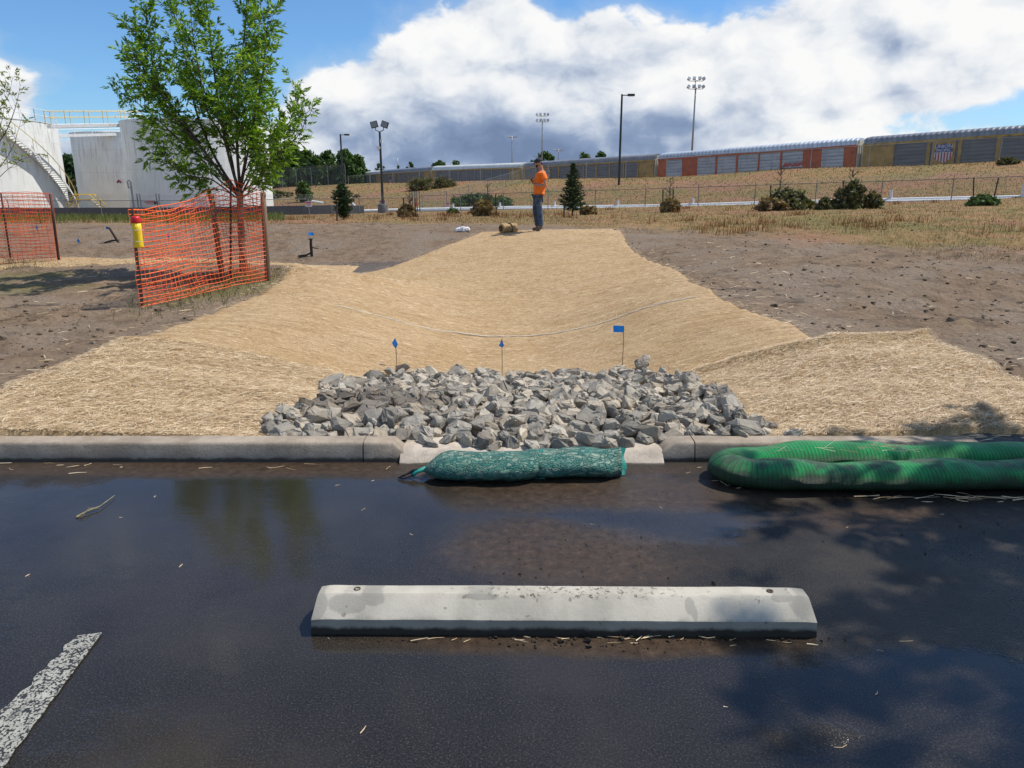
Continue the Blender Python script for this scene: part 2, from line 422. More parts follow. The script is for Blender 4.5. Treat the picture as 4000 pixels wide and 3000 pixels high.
def build_asphalt():
    xs = np.concatenate([[-90, -40, -15, -8], np.arange(-4, 4.01, .1), [8, 15, 40, 90]]); ys = np.concatenate([[-60, -20, -6, -1], np.arange(0, 4.11, .1), [4.35]])
    X, Y = np.meshgrid(xs, ys); Z = .004*fbm(X, Y, .7, 3, 6)
    Z = np.where(Y > 3.95, 0, Z)
    V = np.stack([X, Y, Z], -1).reshape(-1, 3); nx, ny = len(xs), len(ys)
    i = np.arange(ny-1)[:, None]*nx + np.arange(nx-1)[None]
    tag(np_mesh('asphalt', V, np.stack([i, i+1, i+nx+1, i+nx], -1).reshape(-1, 4), ASPH, smooth=True), kind='structure')
build_asphalt()

# painted bay line, worn through to the asphalt
def paint_mat():
    m, q = newmat('worn_white_paint'); P = q.obj()
    w = q.mapr(q.m('ADD', q.vor(P, 120), q.m('MULTIPLY', q.m('SUBTRACT', q.noise(P, 38, 6, .75), .5), 1.6)), .50, .62)
    w = q.m('MAXIMUM', w, q.mapr(q.noise(P, 6, 5, .7), .56, .66, 0, .8))
    c = q.mix(w, q.ramp(q.noise(P, 30, 4), [(.3, (.24, .235, .20)), (.7, (.40, .39, .335))]), (.032, .031, .028))
    setp(q, col=c, rough=.42, spec=.35, normal=q.bump(q.noise(P, 130, 4), .5, .003)); return m
c0, c1, c2, c3 = atZ(300, 2485, .004), atZ(405, 2466, .004), atZ(0, 3015, .004), atZ(0, 2790, .004)
d = (c1 - c2); n = 26; Vp = []
for k in range(n+1):
    t = k/n*1.9
    b = c1 + (c2-c1)*t; a = c0 + (c3-c0)*t*1.02
    j = .008*math.sin(k*2.3)+.005*math.sin(k*5.1)
    Vp += [(a.x+j, a.y, .0065), (b.x+.006*math.sin(k*3.1), b.y + (.0 if k else -.01), .0065)]
tag(link_mesh('bay_marking', Vp, [(2*k, 2*k+2, 2*k+3, 2*k+1) for k in range(n)], paint_mat()), kind='structure')

# ------------------------------------------------------------------ kerb
def conc_mat(name, dark, light, stain, zs=.035, zbase=0.0, rough=.85, axis_noise=60):
    m, q = newmat(name); P = q.obj(); X, Y, Z = q.sep(P)
    c = q.mix(q.mapr(q.noise(P, 5, 6, .65), .35, .65), dark, light)
    c = q.mix(q.mapr(q.noise(P, axis_noise, 5, .8), .5, .72, 0, .55), c, q.mix(1.0, c, (.5, .5, .5), 'MULTIPLY'))
    c = q.mix(q.mapr(q.noise(q.v('ADD', P, (2, 5, 1)), 2.3, 6, .65), .53, .66, 0, .5), c, stain)
    wl = q.m('ADD', Z, q.m('MULTIPLY', q.m('SUBTRACT', q.noise(P, 11, 5, .6), .5), zs*1.1))
    wet = q.mapr(wl, zbase+zs, zbase+zs*.45)
    c = q.mix(q.m('MULTIPLY', wet, .85), c, (.022, .019, .016))
    setp(q, col=c, rough=rough, spec=.3, normal=q.bump(q.m('ADD', q.noise(P, 70, 5, .7), q.m('MULTIPLY', q.noise(P, 9, 4), .5)), .55, .006)); return m
KERB = conc_mat('kerb_concrete', (.265, .215, .162), (.385, .32, .25), (.17, .138, .105), .034)
Y0, Y1, KH = 4.09, 4.245, .115
def kerb_prof(h=KH, y0=Y0, y1=Y1, lean=.022):
    return [(y0, 0), (y0+lean*.9, h*.84), (y0+lean+.003, h*.93), (y0+lean+.010, h*.985), (y0+lean+.020, h), (y1-.01, h), (y1, h-.01), (y1, -.25), (y0, -.25)]
def kerb_seg(x0, x1, ramp0=0, ramp1=0):
    mb = MB(); xs = list(np.linspace(x0, x1, max(2, int(abs(x1-x0)/.12)))); rings = []
    for i, x in enumerate(xs):
        rings.append([(x, y + (.0025*math.sin(x*9+z*40) if z > 0 else 0), z + .0012*math.sin(x*13)*(z > .05)) for y, z in kerb_prof()])
    if ramp1: rings.append([(x1+ramp1, y, min(z, .022) if z > .02 else z) for y, z in kerb_prof()])
    if ramp0: rings.insert(0, [(x0-ramp0, y, min(z, .022) if z > .02 else z) for y, z in kerb_prof()])
    mb.loft(rings); return tag(mb.build('kerb', KERB, None, True), kind='structure')
def sharpen(o, ang=35):
    me = o.data; me.shade_smooth(); bm = bmesh.new(); bm.from_mesh(me)
    bmesh.ops.recalc_face_normals(bm, faces=bm.faces)
    for e in bm.edges:
        if len(e.link_faces) == 2 and e.calc_face_angle(0) > R(ang): e.smooth = False
    bm.to_mesh(me); bm.free(); return o
GAP = .007
xl1 = atZ(1585, 1735, .1).x; xj1 = atZ(1417, 1740, .1).x; xr0 = atZ(2568, 1735, .1).x; xj2 = atZ(2716, 1740, .1).x
for a in [(-24, -13.2), (-13.19, -7.2), (-7.193, -4.1), (-4.093, xj1-GAP/2)]: sharpen(kerb_seg(*a), 60)
sharpen(kerb_seg(xj1+GAP/2, xl1-.075, 0, .10), 60)
sharpen(kerb_seg(xr0+.10, xj2-GAP/2, .12, 0), 60)
for a in [(xj2+GAP/2, 4.0), (4.007, 10), (10.007, 24)]: sharpen(kerb_seg(*a), 60)
# floor of the opening, pale rough concrete
FLOOR = conc_mat('opening_concrete', (.38, .325, .26), (.55, .48, .395), (.30, .25, .20), .014, 0.0, .9, 45)
mb = MB(); nx, ny = 50, 14; x0, x1 = xl1-.03, xr0+.03
vs = []; fs = []
for j in range(ny+1):
    for i in range(nx+1):
        x = x0+(x1-x0)*i/nx; y = 4.035+.32*j/ny
        z = .008 + .055*float(ss((y-4.045)/.10)) + .012*float(fbm(x*1.0, y, 9, 4, 2)) + .006*float(fbm(x, y, 40, 2, 3))
        if j == 0: y += .016*float(fbm(x, 3.3, 7, 3, 1)); z = -.01
        vs.append((x, y, z))
fs = [(j*(nx+1)+i, j*(nx+1)+i+1, (j+1)*(nx+1)+i+1, (j+1)*(nx+1)+i) for j in range(ny) for i in range(nx)]
tag(link_mesh('pavement', vs, fs, FLOOR, None, True), kind='structure')
# lump of asphalt patched over the kerb at its far end
vs = []; nx, ny = 60, 24
for j in range(ny+1):
    for i in range(nx+1):
        x = 2.15+3.4*i/nx; y = 3.64+.70*j/ny
        e = float(ss((x-2.15)/.7)); up = float(ss((y-3.68)/.36))
        z = -.012 + (.135*up)*(e) + e*up*.03*float(fbm(x, y, 4, 4, 5)) + .006*float(fbm(x, y, 30, 3, 2))
        if y > 4.24: z = min(z, .130*e)
        vs.append((x, y, z))
fs = [(j*(nx+1)+i, j*(nx+1)+i+1, (j+1)*(nx+1)+i+1, (j+1)*(nx+1)+i) for j in range(ny) for i in range(nx)]
tag(link_mesh('asphalt_ramp', vs, fs, pbr('patched_asphalt', (.018, .018, .02), (.06, .058, .056), 60, .6, .9, 90, .008), None, True), kind='structure')

# ------------------------------------------------------------------ concrete wheel stop
def wheel_stop():
    pL, pR = atZ(1215, 2478, 0), atZ(3190, 2490, 0)
    L = pR.x - pL.x; cx = (pL.x+pR.x)/2; cy = (pL.y+pR.y)/2
    root = empty('wheel_stop', (cx, cy, 0), math.atan2(pR.y-pL.y, L))
    prof = [(0, 0), (-.003, .064), (.060, .120), (.072, .1255), (.126, .1255), (.138, .120), (.198, .062), (.196, 0)]
    rings = []; N = 90
    for i in range(N+1):
        t = i/N; x = -L/2 + L*t
        e = min(t, 1-t)*L; k = 1 - .05*(1-min(e/.075, 1))**2; inset = (1-min(e/.05, 1))
        rg = []
        for j, (y, z) in enumerate(prof):
            zz = z*k + (.0022*float(fbm(x*3, j*.7, 2.0, 3, 2)) if z > 0 else 0)
            xx = x + (1 if t < .5 else -1)*(.018*(z/.144)**1.6)*inset*(1 if e < .05 else 0)
            rg.append((xx, y + .0015*float(fbm(x*4, j*1.3, 2.0, 3, 1)), zz))
        rings.append(rg)
    mb = MB(); mb.loft(rings)
    m, q = newmat('wheel_stop_concrete'); P = q.obj(); X, Y, Z = q.sep(P)
    c = q.mix(q.mapr(q.noise(P, 4.5, 6, .6), .35, .65), (.35, .325, .27), (.48, .445, .37))
    blot = ell_mask(q, X, Z, [(-.78, .100, .070, .024), (-.69, .115, .050, .02), (-.90, .09, .045, .04), (.46, .100, .018, .022), (.472, .082, .012, .02), (.89, .10, .08, .035), (.80, .12, .05, .01), (-.3, .12, .06, .008)], q.m('MULTIPLY', q.m('SUBTRACT', q.noise(P, 14, 5, .6), .5), 1.3), .12)
    c = q.mix(q.m('MULTIPLY', blot, .45), c, (.17, .165, .15))
    c = q.mix(q.mapr(q.noise(q.v('ADD', P, (4, 4, 4)), 26, 4, .5), .66, .71, 0, .7), c, (.16, .14, .12))
    top = q.mapr(Z, .112, .122)
    c = q.mix(q.m('MULTIPLY', q.m('MULTIPLY', top, q.mapr(q.noise(P, 40, 6, .75), .53, .62)), q.mapr(q.m('ABSOLUTE', q.m('SUBTRACT', X, .05)), .55, .15)), c, (.075, .052, .036))
    wl = q.m('ADD', Z, q.m('MULTIPLY', q.m('SUBTRACT', q.noise(P, 9, 6, .65), .5), .045))
    c = q.mix(q.mapr(wl, .070, .058, 0, .45), c, (.20, .185, .16))
    c = q.mix(q.mapr(wl, .040, .020, 0, .93), c, (.020, .017, .013))
    setp(q, col=c, rough=.72, spec=.3, normal=q.bump(q.m('ADD', q.noise(P, 90, 5, .7), q.m('MULTIPLY', q.noise(P, 16, 4), .8)), .35, .004))
    b = sharpen(mb.build('block', m, root), 25)
    iron = pbr('rusty_iron', (.035, .028, .022), (.08, .05, .035), 30, .7)
    for px in (1395, 3000):
        p = atZ(px, 2300, .1255); mb = MB()
        mb.lathe([(.0125, .0), (.0125, .0035), (.009, .0045), (.008, .001), (.0, .001)], 14)
        mb.build('anchor_pin', iron, root, True, (p.x-cx, .100, .1245))
    tag(root, 'pale concrete wheel stop lying across the wet parking bay', 'wheel stop')
wheel_stop()

# ------------------------------------------------------------------ straw blankets
def straw_mat(name, ang=0.0, tint=(1, .935, .86)):
    m, q = newmat(name); P0 = q.obj()
    rot = q.n('ShaderNodeVectorRotate', rotation_type='Z_AXIS'); q.put(rot.inputs['Vector'], P0); rot.inputs['Angle'].default_value = ang
    P = rot.outputs[0]
    def fib(a, sc, d):
        r = q.n('ShaderNodeVectorRotate', rotation_type='Z_AXIS'); q.put(r.inputs['Vector'], P); r.inputs['Angle'].default_value = a
        return q.noise(q.v('ADD', q.scale(r.outputs[0], .10, 1, 1), (d, d*2, 0)), sc, 3, .6)
    f1 = fib(.35, 170, 0); f2 = fib(-.45, 150, 3); f3 = fib(1.3, 160, 6)
    f = q.m('MAXIMUM', f1, q.m('MAXIMUM', f2, q.m('MULTIPLY', f3, .95)))
    c = q.ramp(f, [(.42, (.22, .150, .080)), (.52, (.42, .305, .175)), (.64, (.58, .45, .285)), (.80, (.74, .62, .43))])
    c = q.mix(q.mapr(q.noise(P, 1.6, 6, .65), .40, .66, 0, .5), c, q.mix(1.0, c, (.80, .72, .60), 'MULTIPLY'))
    c = q.mix(1.0, c, tint, 'MULTIPLY')
    row = q.m('SINE', q.m('MULTIPLY', q.m('ADD', q.sep(P)[1], q.m('MULTIPLY', q.noise(P, 1.2, 3), .05)), 125))
    c = q.mix(q.mapr(row, .6, 1, 0, .42), c, (.30, .21, .115))
    wv = q.m('ADD', q.sep(P)[1], q.m('MULTIPLY', q.noise(q.scale(P, .5, 1, 1), 1.1, 4, .6), .22)); row2 = q.m('SINE', q.m('MULTIPLY', wv, 31)); row3 = q.m('SINE', q.m('MULTIPLY', wv, 12.3))
    c = q.mix(q.m('MULTIPLY', q.mapr(row2, .55, 1, 0, .40), q.mapr(q.noise(q.scale(P, .25, 1, 1), 1.4, 4, .6), .35, .6)), c, q.mix(1.0, c, (.66, .60, .52), 'MULTIPLY'))
    c = q.mix(q.m('MULTIPLY', q.mapr(row3, .86, 1, 0, .45), q.mapr(q.noise(q.scale(P, .25, 1, 1), .8, 4, .6), .40, .6)), c, q.mix(1.0, c, (1.22, 1.25, 1.3), 'MULTIPLY'))
    setp(q, col=c, rough=.86, spec=.15)
    h = q.m('ADD', f, q.m('MULTIPLY', q.noise(P, 14, 4, .6), .22)); h = q.m('ADD', h, q.m('MULTIPLY', row, -.05)); h = q.m('ADD', h, q.m('MULTIPLY', row2, -.16))
    setp(q, normal=q.bump(h, .8, .02)); return m
STRAW = straw_mat('straw_mat'); STRAW2 = straw_mat('straw_mat_cross', -.62, (1.0, .95, .87))
LEFT_E = np.array([(4.3, -3.70), (5.0, -3.62), (6.7, -3.66), (8.5, -3.45), (9.6, -3.30), (11.2, -3.50), (12.4, -3.75), (14.5, -3.55)])
def in_lane(x, y):
    lo = np.interp(y, LEFT_E[:, 0], LEFT_E[:, 1])
    diag = -3.55 + (y-14.5)*(2.75/5.3)
    lo = np.where(y > 14.5, diag, lo)
    hi = 2.72 + .10*np.sin(y*1.1) - .12*ss((y-12)/6) + .55*ss((8.6-y)/2.2)
    return (x > lo) & (x < hi)
def in_near(x, y, side):
    e = .10*fbm(x, y, 1.3, 3, 2)
    if side < 0: return (x > np.interp(y, LEFT_E[:, 0], LEFT_E[:, 1]) - .05 + e) & (x < -1.15) & (y < 6.86 + .9*ss((x+3)/-1.2)*0 + e)
    return (x > 1.35) & (x < 3.86 + e + .05*(y-5)) & (y < 6.72 + .10*(x-1.3) + e)
def in_branch(x, y):
    lo = 12.75 + .25*fbm(x, y*0, .7, 3, 2)*2 + .03*(x+6)
    return (x < -3.3) & (x > -16) & (y > lo) & (y < 16.4 + .3*np.sin(x))
def lift(x, y, base=.02, amp=.02, d=(0, 1)):
    return base + .006 + np.maximum(amp*fbm(x*.7, y*1.4, 1.4, 4, 5)*2, -.012) + .008*fbm(x, y, 9, 3, 6)
def seams(x, y):
    s = 0
    for y0, a, h in [(9.35, .25, .022), (11.9, -.15, .02), (14.6, .3, .02), (17.0, -.1, .02)]:
        s = s + h*np.exp(-((y - y0 - a*np.sin(x*.8))/.05)**2)
    return s
def blanket(name, fn, box, step, mat, base, label, group, rip=None):
    x0, x1, y0, y1 = box; xs = np.arange(x0, x1, step); ys = [y0]
    while ys[-1] < y1: ys.append(ys[-1] + step*max(.6, ys[-1]/9))
    ys = np.array(ys); X, Y = np.meshgrid(xs, ys)
    Z = gz(X, Y) + clods(X, Y)*.25 + lift(X, Y, base) + (rip(X, Y) if rip else 0)
    M = fn(X, Y); nx = len(xs)
    i = (np.arange(len(ys)-1)[:, None]*nx + np.arange(nx-1)[None])
    ok = M[:-1, :-1] & M[1:, :-1] & M[:-1, 1:] & M[1:, 1:]
    Q = np.stack([i, i+1, i+nx+1, i+nx], -1)[ok]
    used = np.zeros(X.size, bool); used[Q.ravel()] = True
    # edges sink on to the soil
    nb = np.zeros(X.size, int); np.add.at(nb, Q.ravel(), 1)
    z = Z.ravel().copy(); edge = used & (nb < 4); gr = (gz(X, Y) + clods(X, Y)).ravel()
    z[edge] = np.minimum(z[edge], gr[edge] - .012)
    idx = np.cumsum(used)-1; V = np.stack([X.ravel(), Y.ravel(), z], -1)[used]
    return tag(np_mesh(name, V, idx[Q], mat, smooth=True), label, 'straw blanket', group)
GRP = 'straw erosion blankets'
def folds(x, y): return .022*np.maximum(0, np.sin((x*.80 - y*.62)*9.5 + 1.2*fbm(x, y, 1.1, 3, 3)))**3 * ss((x-1.6)/.8) + .05*np.exp(-((y-6.66-.10*(x-1.3))/.09)**2)*ss((x-1.5)/.3)
blanket('straw_blanket', in_lane, (-4.2, 3.0, 5.9, 19.7), .055, STRAW, .022, 'long straw blanket lining the hollow of the swale behind the rocks', GRP, seams)
blanket('straw_blanket', lambda x, y: in_near(x, y, -1), (-4.4, -.9, 4.25, 7.2), .035, STRAW2, .032, 'straw blanket on the bank between the orange fence and the kerb', GRP,
        lambda x, y: .03*np.exp(-((y-6.84)/.05)**2))
blanket('straw_blanket', lambda x, y: in_near(x, y, 1), (1.2, 4.4, 4.25, 7.4), .035, STRAW2, .032, 'rippled straw blanket between the rock heap and the bare soil, above the green sock', GRP, folds)
blanket('straw_blanket', in_branch, (-16, -3.2, 12.3, 17.0), .07, STRAW, .03, 'far strip of straw blanket running behind the two orange fences', GRP)

STRANDS = island('loose_straw', [(0, (.32, .20, .10)), (.3, (.50, .36, .20)), (.65, (.66, .50, .31)), (1, (.84, .71, .50))], .6, .0, .35)
def strands(fn, box, n, ang0, spread, hbase, name, label, yfall=True, extra=None, w=(.0012, .0028), L=(.03, .10), up=.12, kind='stuff', cat='straw'):
    x0, x1, y0, y1 = box; k = int(n*2.6)
    x = rng.uniform(x0, x1, k)
    u = rng.random(k); y = y0*(y1/y0)**u if yfall else rng.uniform(y0, y1, k)
    m = fn(x, y); x, y = x[m][:n], y[m][:n]; k = len(x)
    a = ang0 + rng.normal(0, spread, k); a = np.where(rng.random(k) < .15, rng.uniform(0, 3.14, k), a)
    l = rng.uniform(*L, k)*.5; ww = rng.uniform(*w, k)*.5*np.clip(y/8, 1, 1.5)
    z = gz(x, y) + (clods(x, y)*.25 + lift(x, y, hbase) if hbase else clods(x, y)) + (extra(x, y) if extra else 0) + rng.uniform(.001, .014, k)
    dx, dy = np.cos(a), np.sin(a); tz = rng.normal(0, up, k)*l
    eps = .05; gx = (gz(x+eps, y)-gz(x-eps, y))/(2*eps); gy = (gz(x, y+eps)-gz(x, y-eps))/(2*eps)
    sl = (gx*dx + gy*dy)*l
    px, py = -dy*ww, dx*ww; wz = rng.uniform(-.7, .7, k)*ww
    bend = rng.normal(0, .18, k)*l
    mid = np.stack([x - dy*bend, y + dx*bend, z + np.abs(bend)*.3], -1)
    A = np.stack([x-dx*l, y-dy*l, z-tz-sl], -1); B = np.stack([x+dx*l, y+dy*l, z+tz+sl], -1); O = np.stack([px, py, wz], -1)
    V = np.stack([A-O, A+O, mid-O, mid+O, B-O*.6, B+O*.6], 1).reshape(-1, 3)
    b = np.arange(k)[:, None]*6
    Q = np.concatenate([b+np.array([0, 1, 3, 2]), b+np.array([2, 3, 5, 4])])
    return tag(np_mesh(name, V, Q, STRANDS), label, cat, None, kind)
strands(in_lane, (-3.8, 3.0, 6.5, 19.6), 34000, 0, .30, .024, 'straw', 'loose straw fibres of the long blanket', extra=seams)
strands(lambda x, y: in_near(x, y, -1), (-3.8, -1, 4.27, 7), 52000, .62, .9, .036, 'straw', 'loose straw fibres on the bank by the orange fence')
strands(lambda x, y: in_near(x, y, 1), (1.3, 4.3, 4.27, 7), 56000, .45, .85, .036, 'straw', 'loose straw fibres beside the rock heap', extra=folds)
strands(in_branch, (-13, -3.3, 12.5, 16.5), 9000, 0, .5, .03, 'straw', 'loose straw fibres on the far strip of blanket')
def litter(x, y):
    lane = in_lane(x, y) | in_near(x, y, -1) | in_near(x, y, 1) | in_branch(x, y)
    dR = np.abs(np.where(x > 0, x - np.where(y < 6.8, 3.95, 2.8), -3.6 - x))
    p = .06 + .9*np.exp(-dR/.6) + .35*(fbm(x, y, .8, 3, 1) > .25)
    return (~lane) & (rng.random(len(x)) < p) & (np.abs(x) > 1.7)
strands(litter, (-9, 10, 4.4, 16), 3800, .2, .6, 0, 'straw_litter', 'scattered bits of straw on the bare soil', w=(.003, .006), L=(.04, .15))

# ------------------------------------------------------------------ soil lumps
def hull_mesh(name, seed, dims=(1, 1, 1), n=13, mat=None, rough=.0):
    r = random.Random(seed); bm = bmesh.new()
    for _ in range(n):
        v = Vector((r.gauss(0, 1), r.gauss(0, 1), r.gauss(0, 1))).normalized()*r.uniform(.82, 1.08)
        v = Vector([max(-.66, min(.66, c)) for c in v])
        bm.verts.new((v.x*dims[0]*.64, v.y*dims[1]*.64, v.z*dims[2]*.64))
    h = bmesh.ops.convex_hull(bm, input=bm.verts)
    junk = [e for e in h['geom_interior'] if isinstance(e, bmesh.types.BMVert)]
    bmesh.ops.delete(bm, geom=junk, context='VERTS')
    bmesh.ops.dissolve_limit(bm, angle_limit=R(13), verts=bm.verts, edges=bm.edges)
    if rough:
        bmesh.ops.bevel(bm, geom=list(bm.edges), offset=.10*min(dims), segments=1, affect='EDGES', clamp_overlap=True)
        bmesh.ops.triangulate(bm, faces=bm.faces)
        bmesh.ops.subdivide_edges(bm, edges=bm.edges, cuts=1)
        for v in bm.verts: v.co += Vector((r.gauss(0, 1), r.gauss(0, 1), r.gauss(0, 1)))*rough
        bmesh.ops.recalc_face_normals(bm, faces=bm.faces)
    me = bpy.data.meshes.new(name); bm.to_mesh(me); bm.free()
    if mat: me.materials.append(mat)
    return me
def merged(name, meshes, xf, mat, smooth=False):
    Vs, Fs, b = [], [], 0
    cache = [(np.array([v.co[:] for v in m.vertices]), [tuple(p.vertices) for p in m.polygons]) for m in meshes]
    for k, M in xf:
        v, f = cache[k]; A = np.array(M); Vs.append(v @ A[:3, :3].T + A[:3, 3]); Fs += [tuple(i+b for i in q) for q in f]; b += len(v)
    me = bpy.data.meshes.new(name); me.from_pydata(np.concatenate(Vs).tolist(), [], Fs); me.update(); me.materials.append(mat)
    if smooth: me.shade_smooth()
    o = bpy.data.objects.new(name, me); col.objects.link(o); return o
SOIL_LUMP = island('soil_clods', [(0, (.075, .053, .036)), (.5, (.135, .10, .07)), (1, (.21, .165, .12))], .95)
lumps = [hull_mesh('clod', s, (1, .8, .55), 10) for s in range(8)]
xf = []
while len(xf) < 3600:
    y = 4.6*(32/4.6)**random.random(); x = random.uniform(-.8, .8)*y
    if abs(x) > 14: continue
    X, Y = np.array([x]), np.array([y])
    if in_lane(X, Y)[0] or in_near(X, Y, -1)[0] or in_near(X, Y, 1)[0] or in_branch(X, Y)[0] or (abs(x) < 2 and y < 8): continue
    if fbm(X, Y, .6, 3, 2)[0] < random.uniform(-.5, .4): continue
    s = .008 + .034*random.random()**3.2
    if random.random() < .03: s *= 1.7
    z = G1(x, y) + float(clods(X, Y)[0])
    xf.append((random.randrange(8), Matrix.Translation((x, y, z + s*.12)) @ Matrix.Rotation(random.uniform(0, 6.3), 4, 'Z') @ Matrix.Scale(s*2, 4)))
tag(merged('soil_clods', lumps, xf, SOIL_LUMP), 'loose clods of brown soil scattered over the graded ground', 'soil', None, 'stuff')

# ------------------------------------------------------------------ riprap
def rock_mat():
    m, q = newmat('riprap_stone'); P = q.obj(); rnd = q.n('ShaderNodeObjectInfo').outputs['Random']
    isl = q.n('ShaderNodeNewGeometry').outputs['Random Per Island']
    rr = q.m('FRACT', q.m('ADD', q.m('MULTIPLY', rnd, 7.31), isl))
    Pn = q.v('ADD', P, q.comb(q.m('MULTIPLY', rr, 20), 0, 0))
    c = q.ramp(rr, [(0, (.205, .187, .160)), (.35, (.31, .284, .242)), (.62, (.40, .367, .31)), (.78, (.34, .285, .215)), (.90, (.50, .44, .35)), (1, (.21, .18, .15))])
    c = q.mix(q.mapr(q.noise(Pn, 5, 6, .65), .42, .62, 0, .6), c, q.mix(1.0, c, (1.32, 1.28, 1.2), 'MULTIPLY'))
    c = q.mix(q.mapr(q.noise(Pn, 28, 6, .7), .5, .72, 0, .6), c, q.mix(1.0, c, (.6, .58, .55), 'MULTIPLY'))
    wp = q.n('ShaderNodeNewGeometry').outputs['Position']; WX, WY, WZ = q.sep(wp)
    muddy = ell_mask(q, WX, WY, [(-1.05, 5.15, .55, .42)], q.m('MULTIPLY', q.m('SUBTRACT', q.noise(wp, 4, 4), .5), 1.0), .35)
    c = q.mix(q.m('MULTIPLY', muddy, .62), c, (.105, .082, .062))
    setp(q, col=c, rough=.86, spec=.25, normal=q.bump(q.m('ADD', q.noise(Pn, 22, 6, .65), q.m('MULTIPLY', q.noise(Pn, 90, 3), .35)), .6, .014)); return m
ROCK = rock_mat()
protos = [hull_mesh('riprap_rock', 100+s, (random.uniform(.95, 1.35), random.uniform(.7, 1.0), random.uniform(.45, .8)), random.choice((11, 13, 15, 18)), ROCK, .020) for s in range(18)]
def rock_ok(x, y):
    if y < 4.27: return xl1+.05+.30*max(0, (4.25-y)/.12) < x < xr0-.05-.25*max(0, (4.25-y)/.12) and y > 4.13
    back = 7.15 + .30*np.clip((abs(x-.1)-1.0)/.5, 0, 1) - (0 if -1.45 < x < 1.5 else .0)
    if y > back: return False
    l = -1.50 + .10*math.sin(y*5) + .42*float(ss((y-6.3)/1.0)) - .02*float(ss((4.9-y)/.5)); r = 1.58 + .08*math.sin(y*6+1) - .25*float(ss((y-6.3)/1.0)) + .10*float(ss((4.8-y)/.4))
    return l < x < r
xs_ = []
for layer, (sp, zz, smin, smax) in enumerate([(.120, .02, .10, .15), (.108, .065, .07, .175)]):
    y = 4.15
    while y < 7.7:
        x = -1.9 + random.random()*.1
        while x < 2.1:
            xx, yy = x + random.uniform(-.45, .45)*sp, y + random.uniform(-.45, .45)*sp
            if rock_ok(xx, yy):
                s = random.uniform(smin, smax) * (1.18 if random.random() < .15 else 1)
                edge = min(1.0, max(0, (7.4-yy)/.25), 1)
                ew = .5 + .5*float(ss((min(xx+1.6, 1.75-xx))/.30))
                z0 = G1(xx, yy) + .02 + zz*ew*(1 if yy > 4.5 else .3+.7*(yy-4.12)/.38) + random.uniform(-.018, .030)
                if yy < 4.34: s = min(s, .125); z0 = max(z0, .075)
                xs_.append((xx, yy, z0, s, layer))
            x += sp
        y += sp*.86
xs_.sort(key=lambda r: -(r[3]/r[1])*(1.0 if r[4] else .42))
RG = 'riprap rocks heaped behind the kerb opening'
def rock_M(r, k):
    return Matrix.Translation((r[0], r[1], r[2])) @ Matrix.Rotation(random.uniform(0, 6.3), 4, 'Z') @ Matrix.Rotation(random.gauss(0, .42), 4, 'X') @ Matrix.Rotation(random.gauss(0, .42), 4, 'Y') @ Matrix.Scale(r[3], 4)
rest = []
for i, r in enumerate(xs_):
    k = random.randrange(len(protos))
    if i < 300:
        o = bpy.data.objects.new('riprap_rock', protos[k]); col.objects.link(o); o.matrix_world = rock_M(r, k)
        tag(o, 'angular grey riprap rock in the heap behind the kerb opening', 'rock', RG)
    else: rest.append((k, rock_M(r, k)))
tag(merged('riprap_rocks', protos, rest, ROCK), 'smaller and half buried grey rocks filling the riprap heap', 'rocks', None, 'stuff')
print('ROCKS', len(xs_))
# ------------------------------------------------------------------ bags against the opening
def teal_mat():
    m, q = newmat('teal_netting_over_wood_chips'); P = q.obj()
    v = q.n('ShaderNodeTexVoronoi', feature='F1'); Pw = q.v('ADD', q.scale(P, 1, 1.9, 1.9), q.v('SCALE', q.noise(P, 9, 3, .6, 0, 1), .16)); q.put(v.inputs['Vector'], Pw); v.inputs['Scale'].default_value = 30
    vd = q.n('ShaderNodeTexVoronoi', feature='DISTANCE_TO_EDGE'); q.put(vd.inputs['Vector'], Pw); vd.inputs['Scale'].default_value = 30
    cc = q.sep(v.outputs['Color'])[0]
    chip = q.ramp(cc, [(0, (.045, .075, .055)), (.40, (.11, .145, .10)), (.70, (.21, .24, .17)), (1, (.40, .40, .29))])
    chip = q.mix(q.mapr(vd.outputs[0], .0, .07, .45, 0), chip, (.010, .03, .028))
    c = q.mix(q.mapr(q.noise(P, 5, 4), .35, .65, .28, .52), chip, (.006, .17, .150))
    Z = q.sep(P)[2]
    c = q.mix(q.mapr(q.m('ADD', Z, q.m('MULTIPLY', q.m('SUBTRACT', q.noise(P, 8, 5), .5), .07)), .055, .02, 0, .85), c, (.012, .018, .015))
    nx = q.m('SINE', q.m('MULTIPLY', q.sep(P)[0], 900)); nz = q.m('SINE', q.m('MULTIPLY', Z, 900))
    net = q.m('MAXIMUM', nx, nz)
    c = q.mix(q.mapr(net, .7, 1, 0, .45), c, (.005, .21, .175))
    h = q.m('ADD', q.m('MULTIPLY', cc, .6), q.m('MINIMUM', q.m('MULTIPLY', vd.outputs[0], 6), .8))
    setp(q, col=c, rough=.55, spec=.35, normal=q.bump(h, .8, .011)); return m
TEAL = teal_mat()
TEALC = pbr('teal_netting', (.006, .20, .17), (.012, .28, .23), 20, .55, .4, 200, .002)
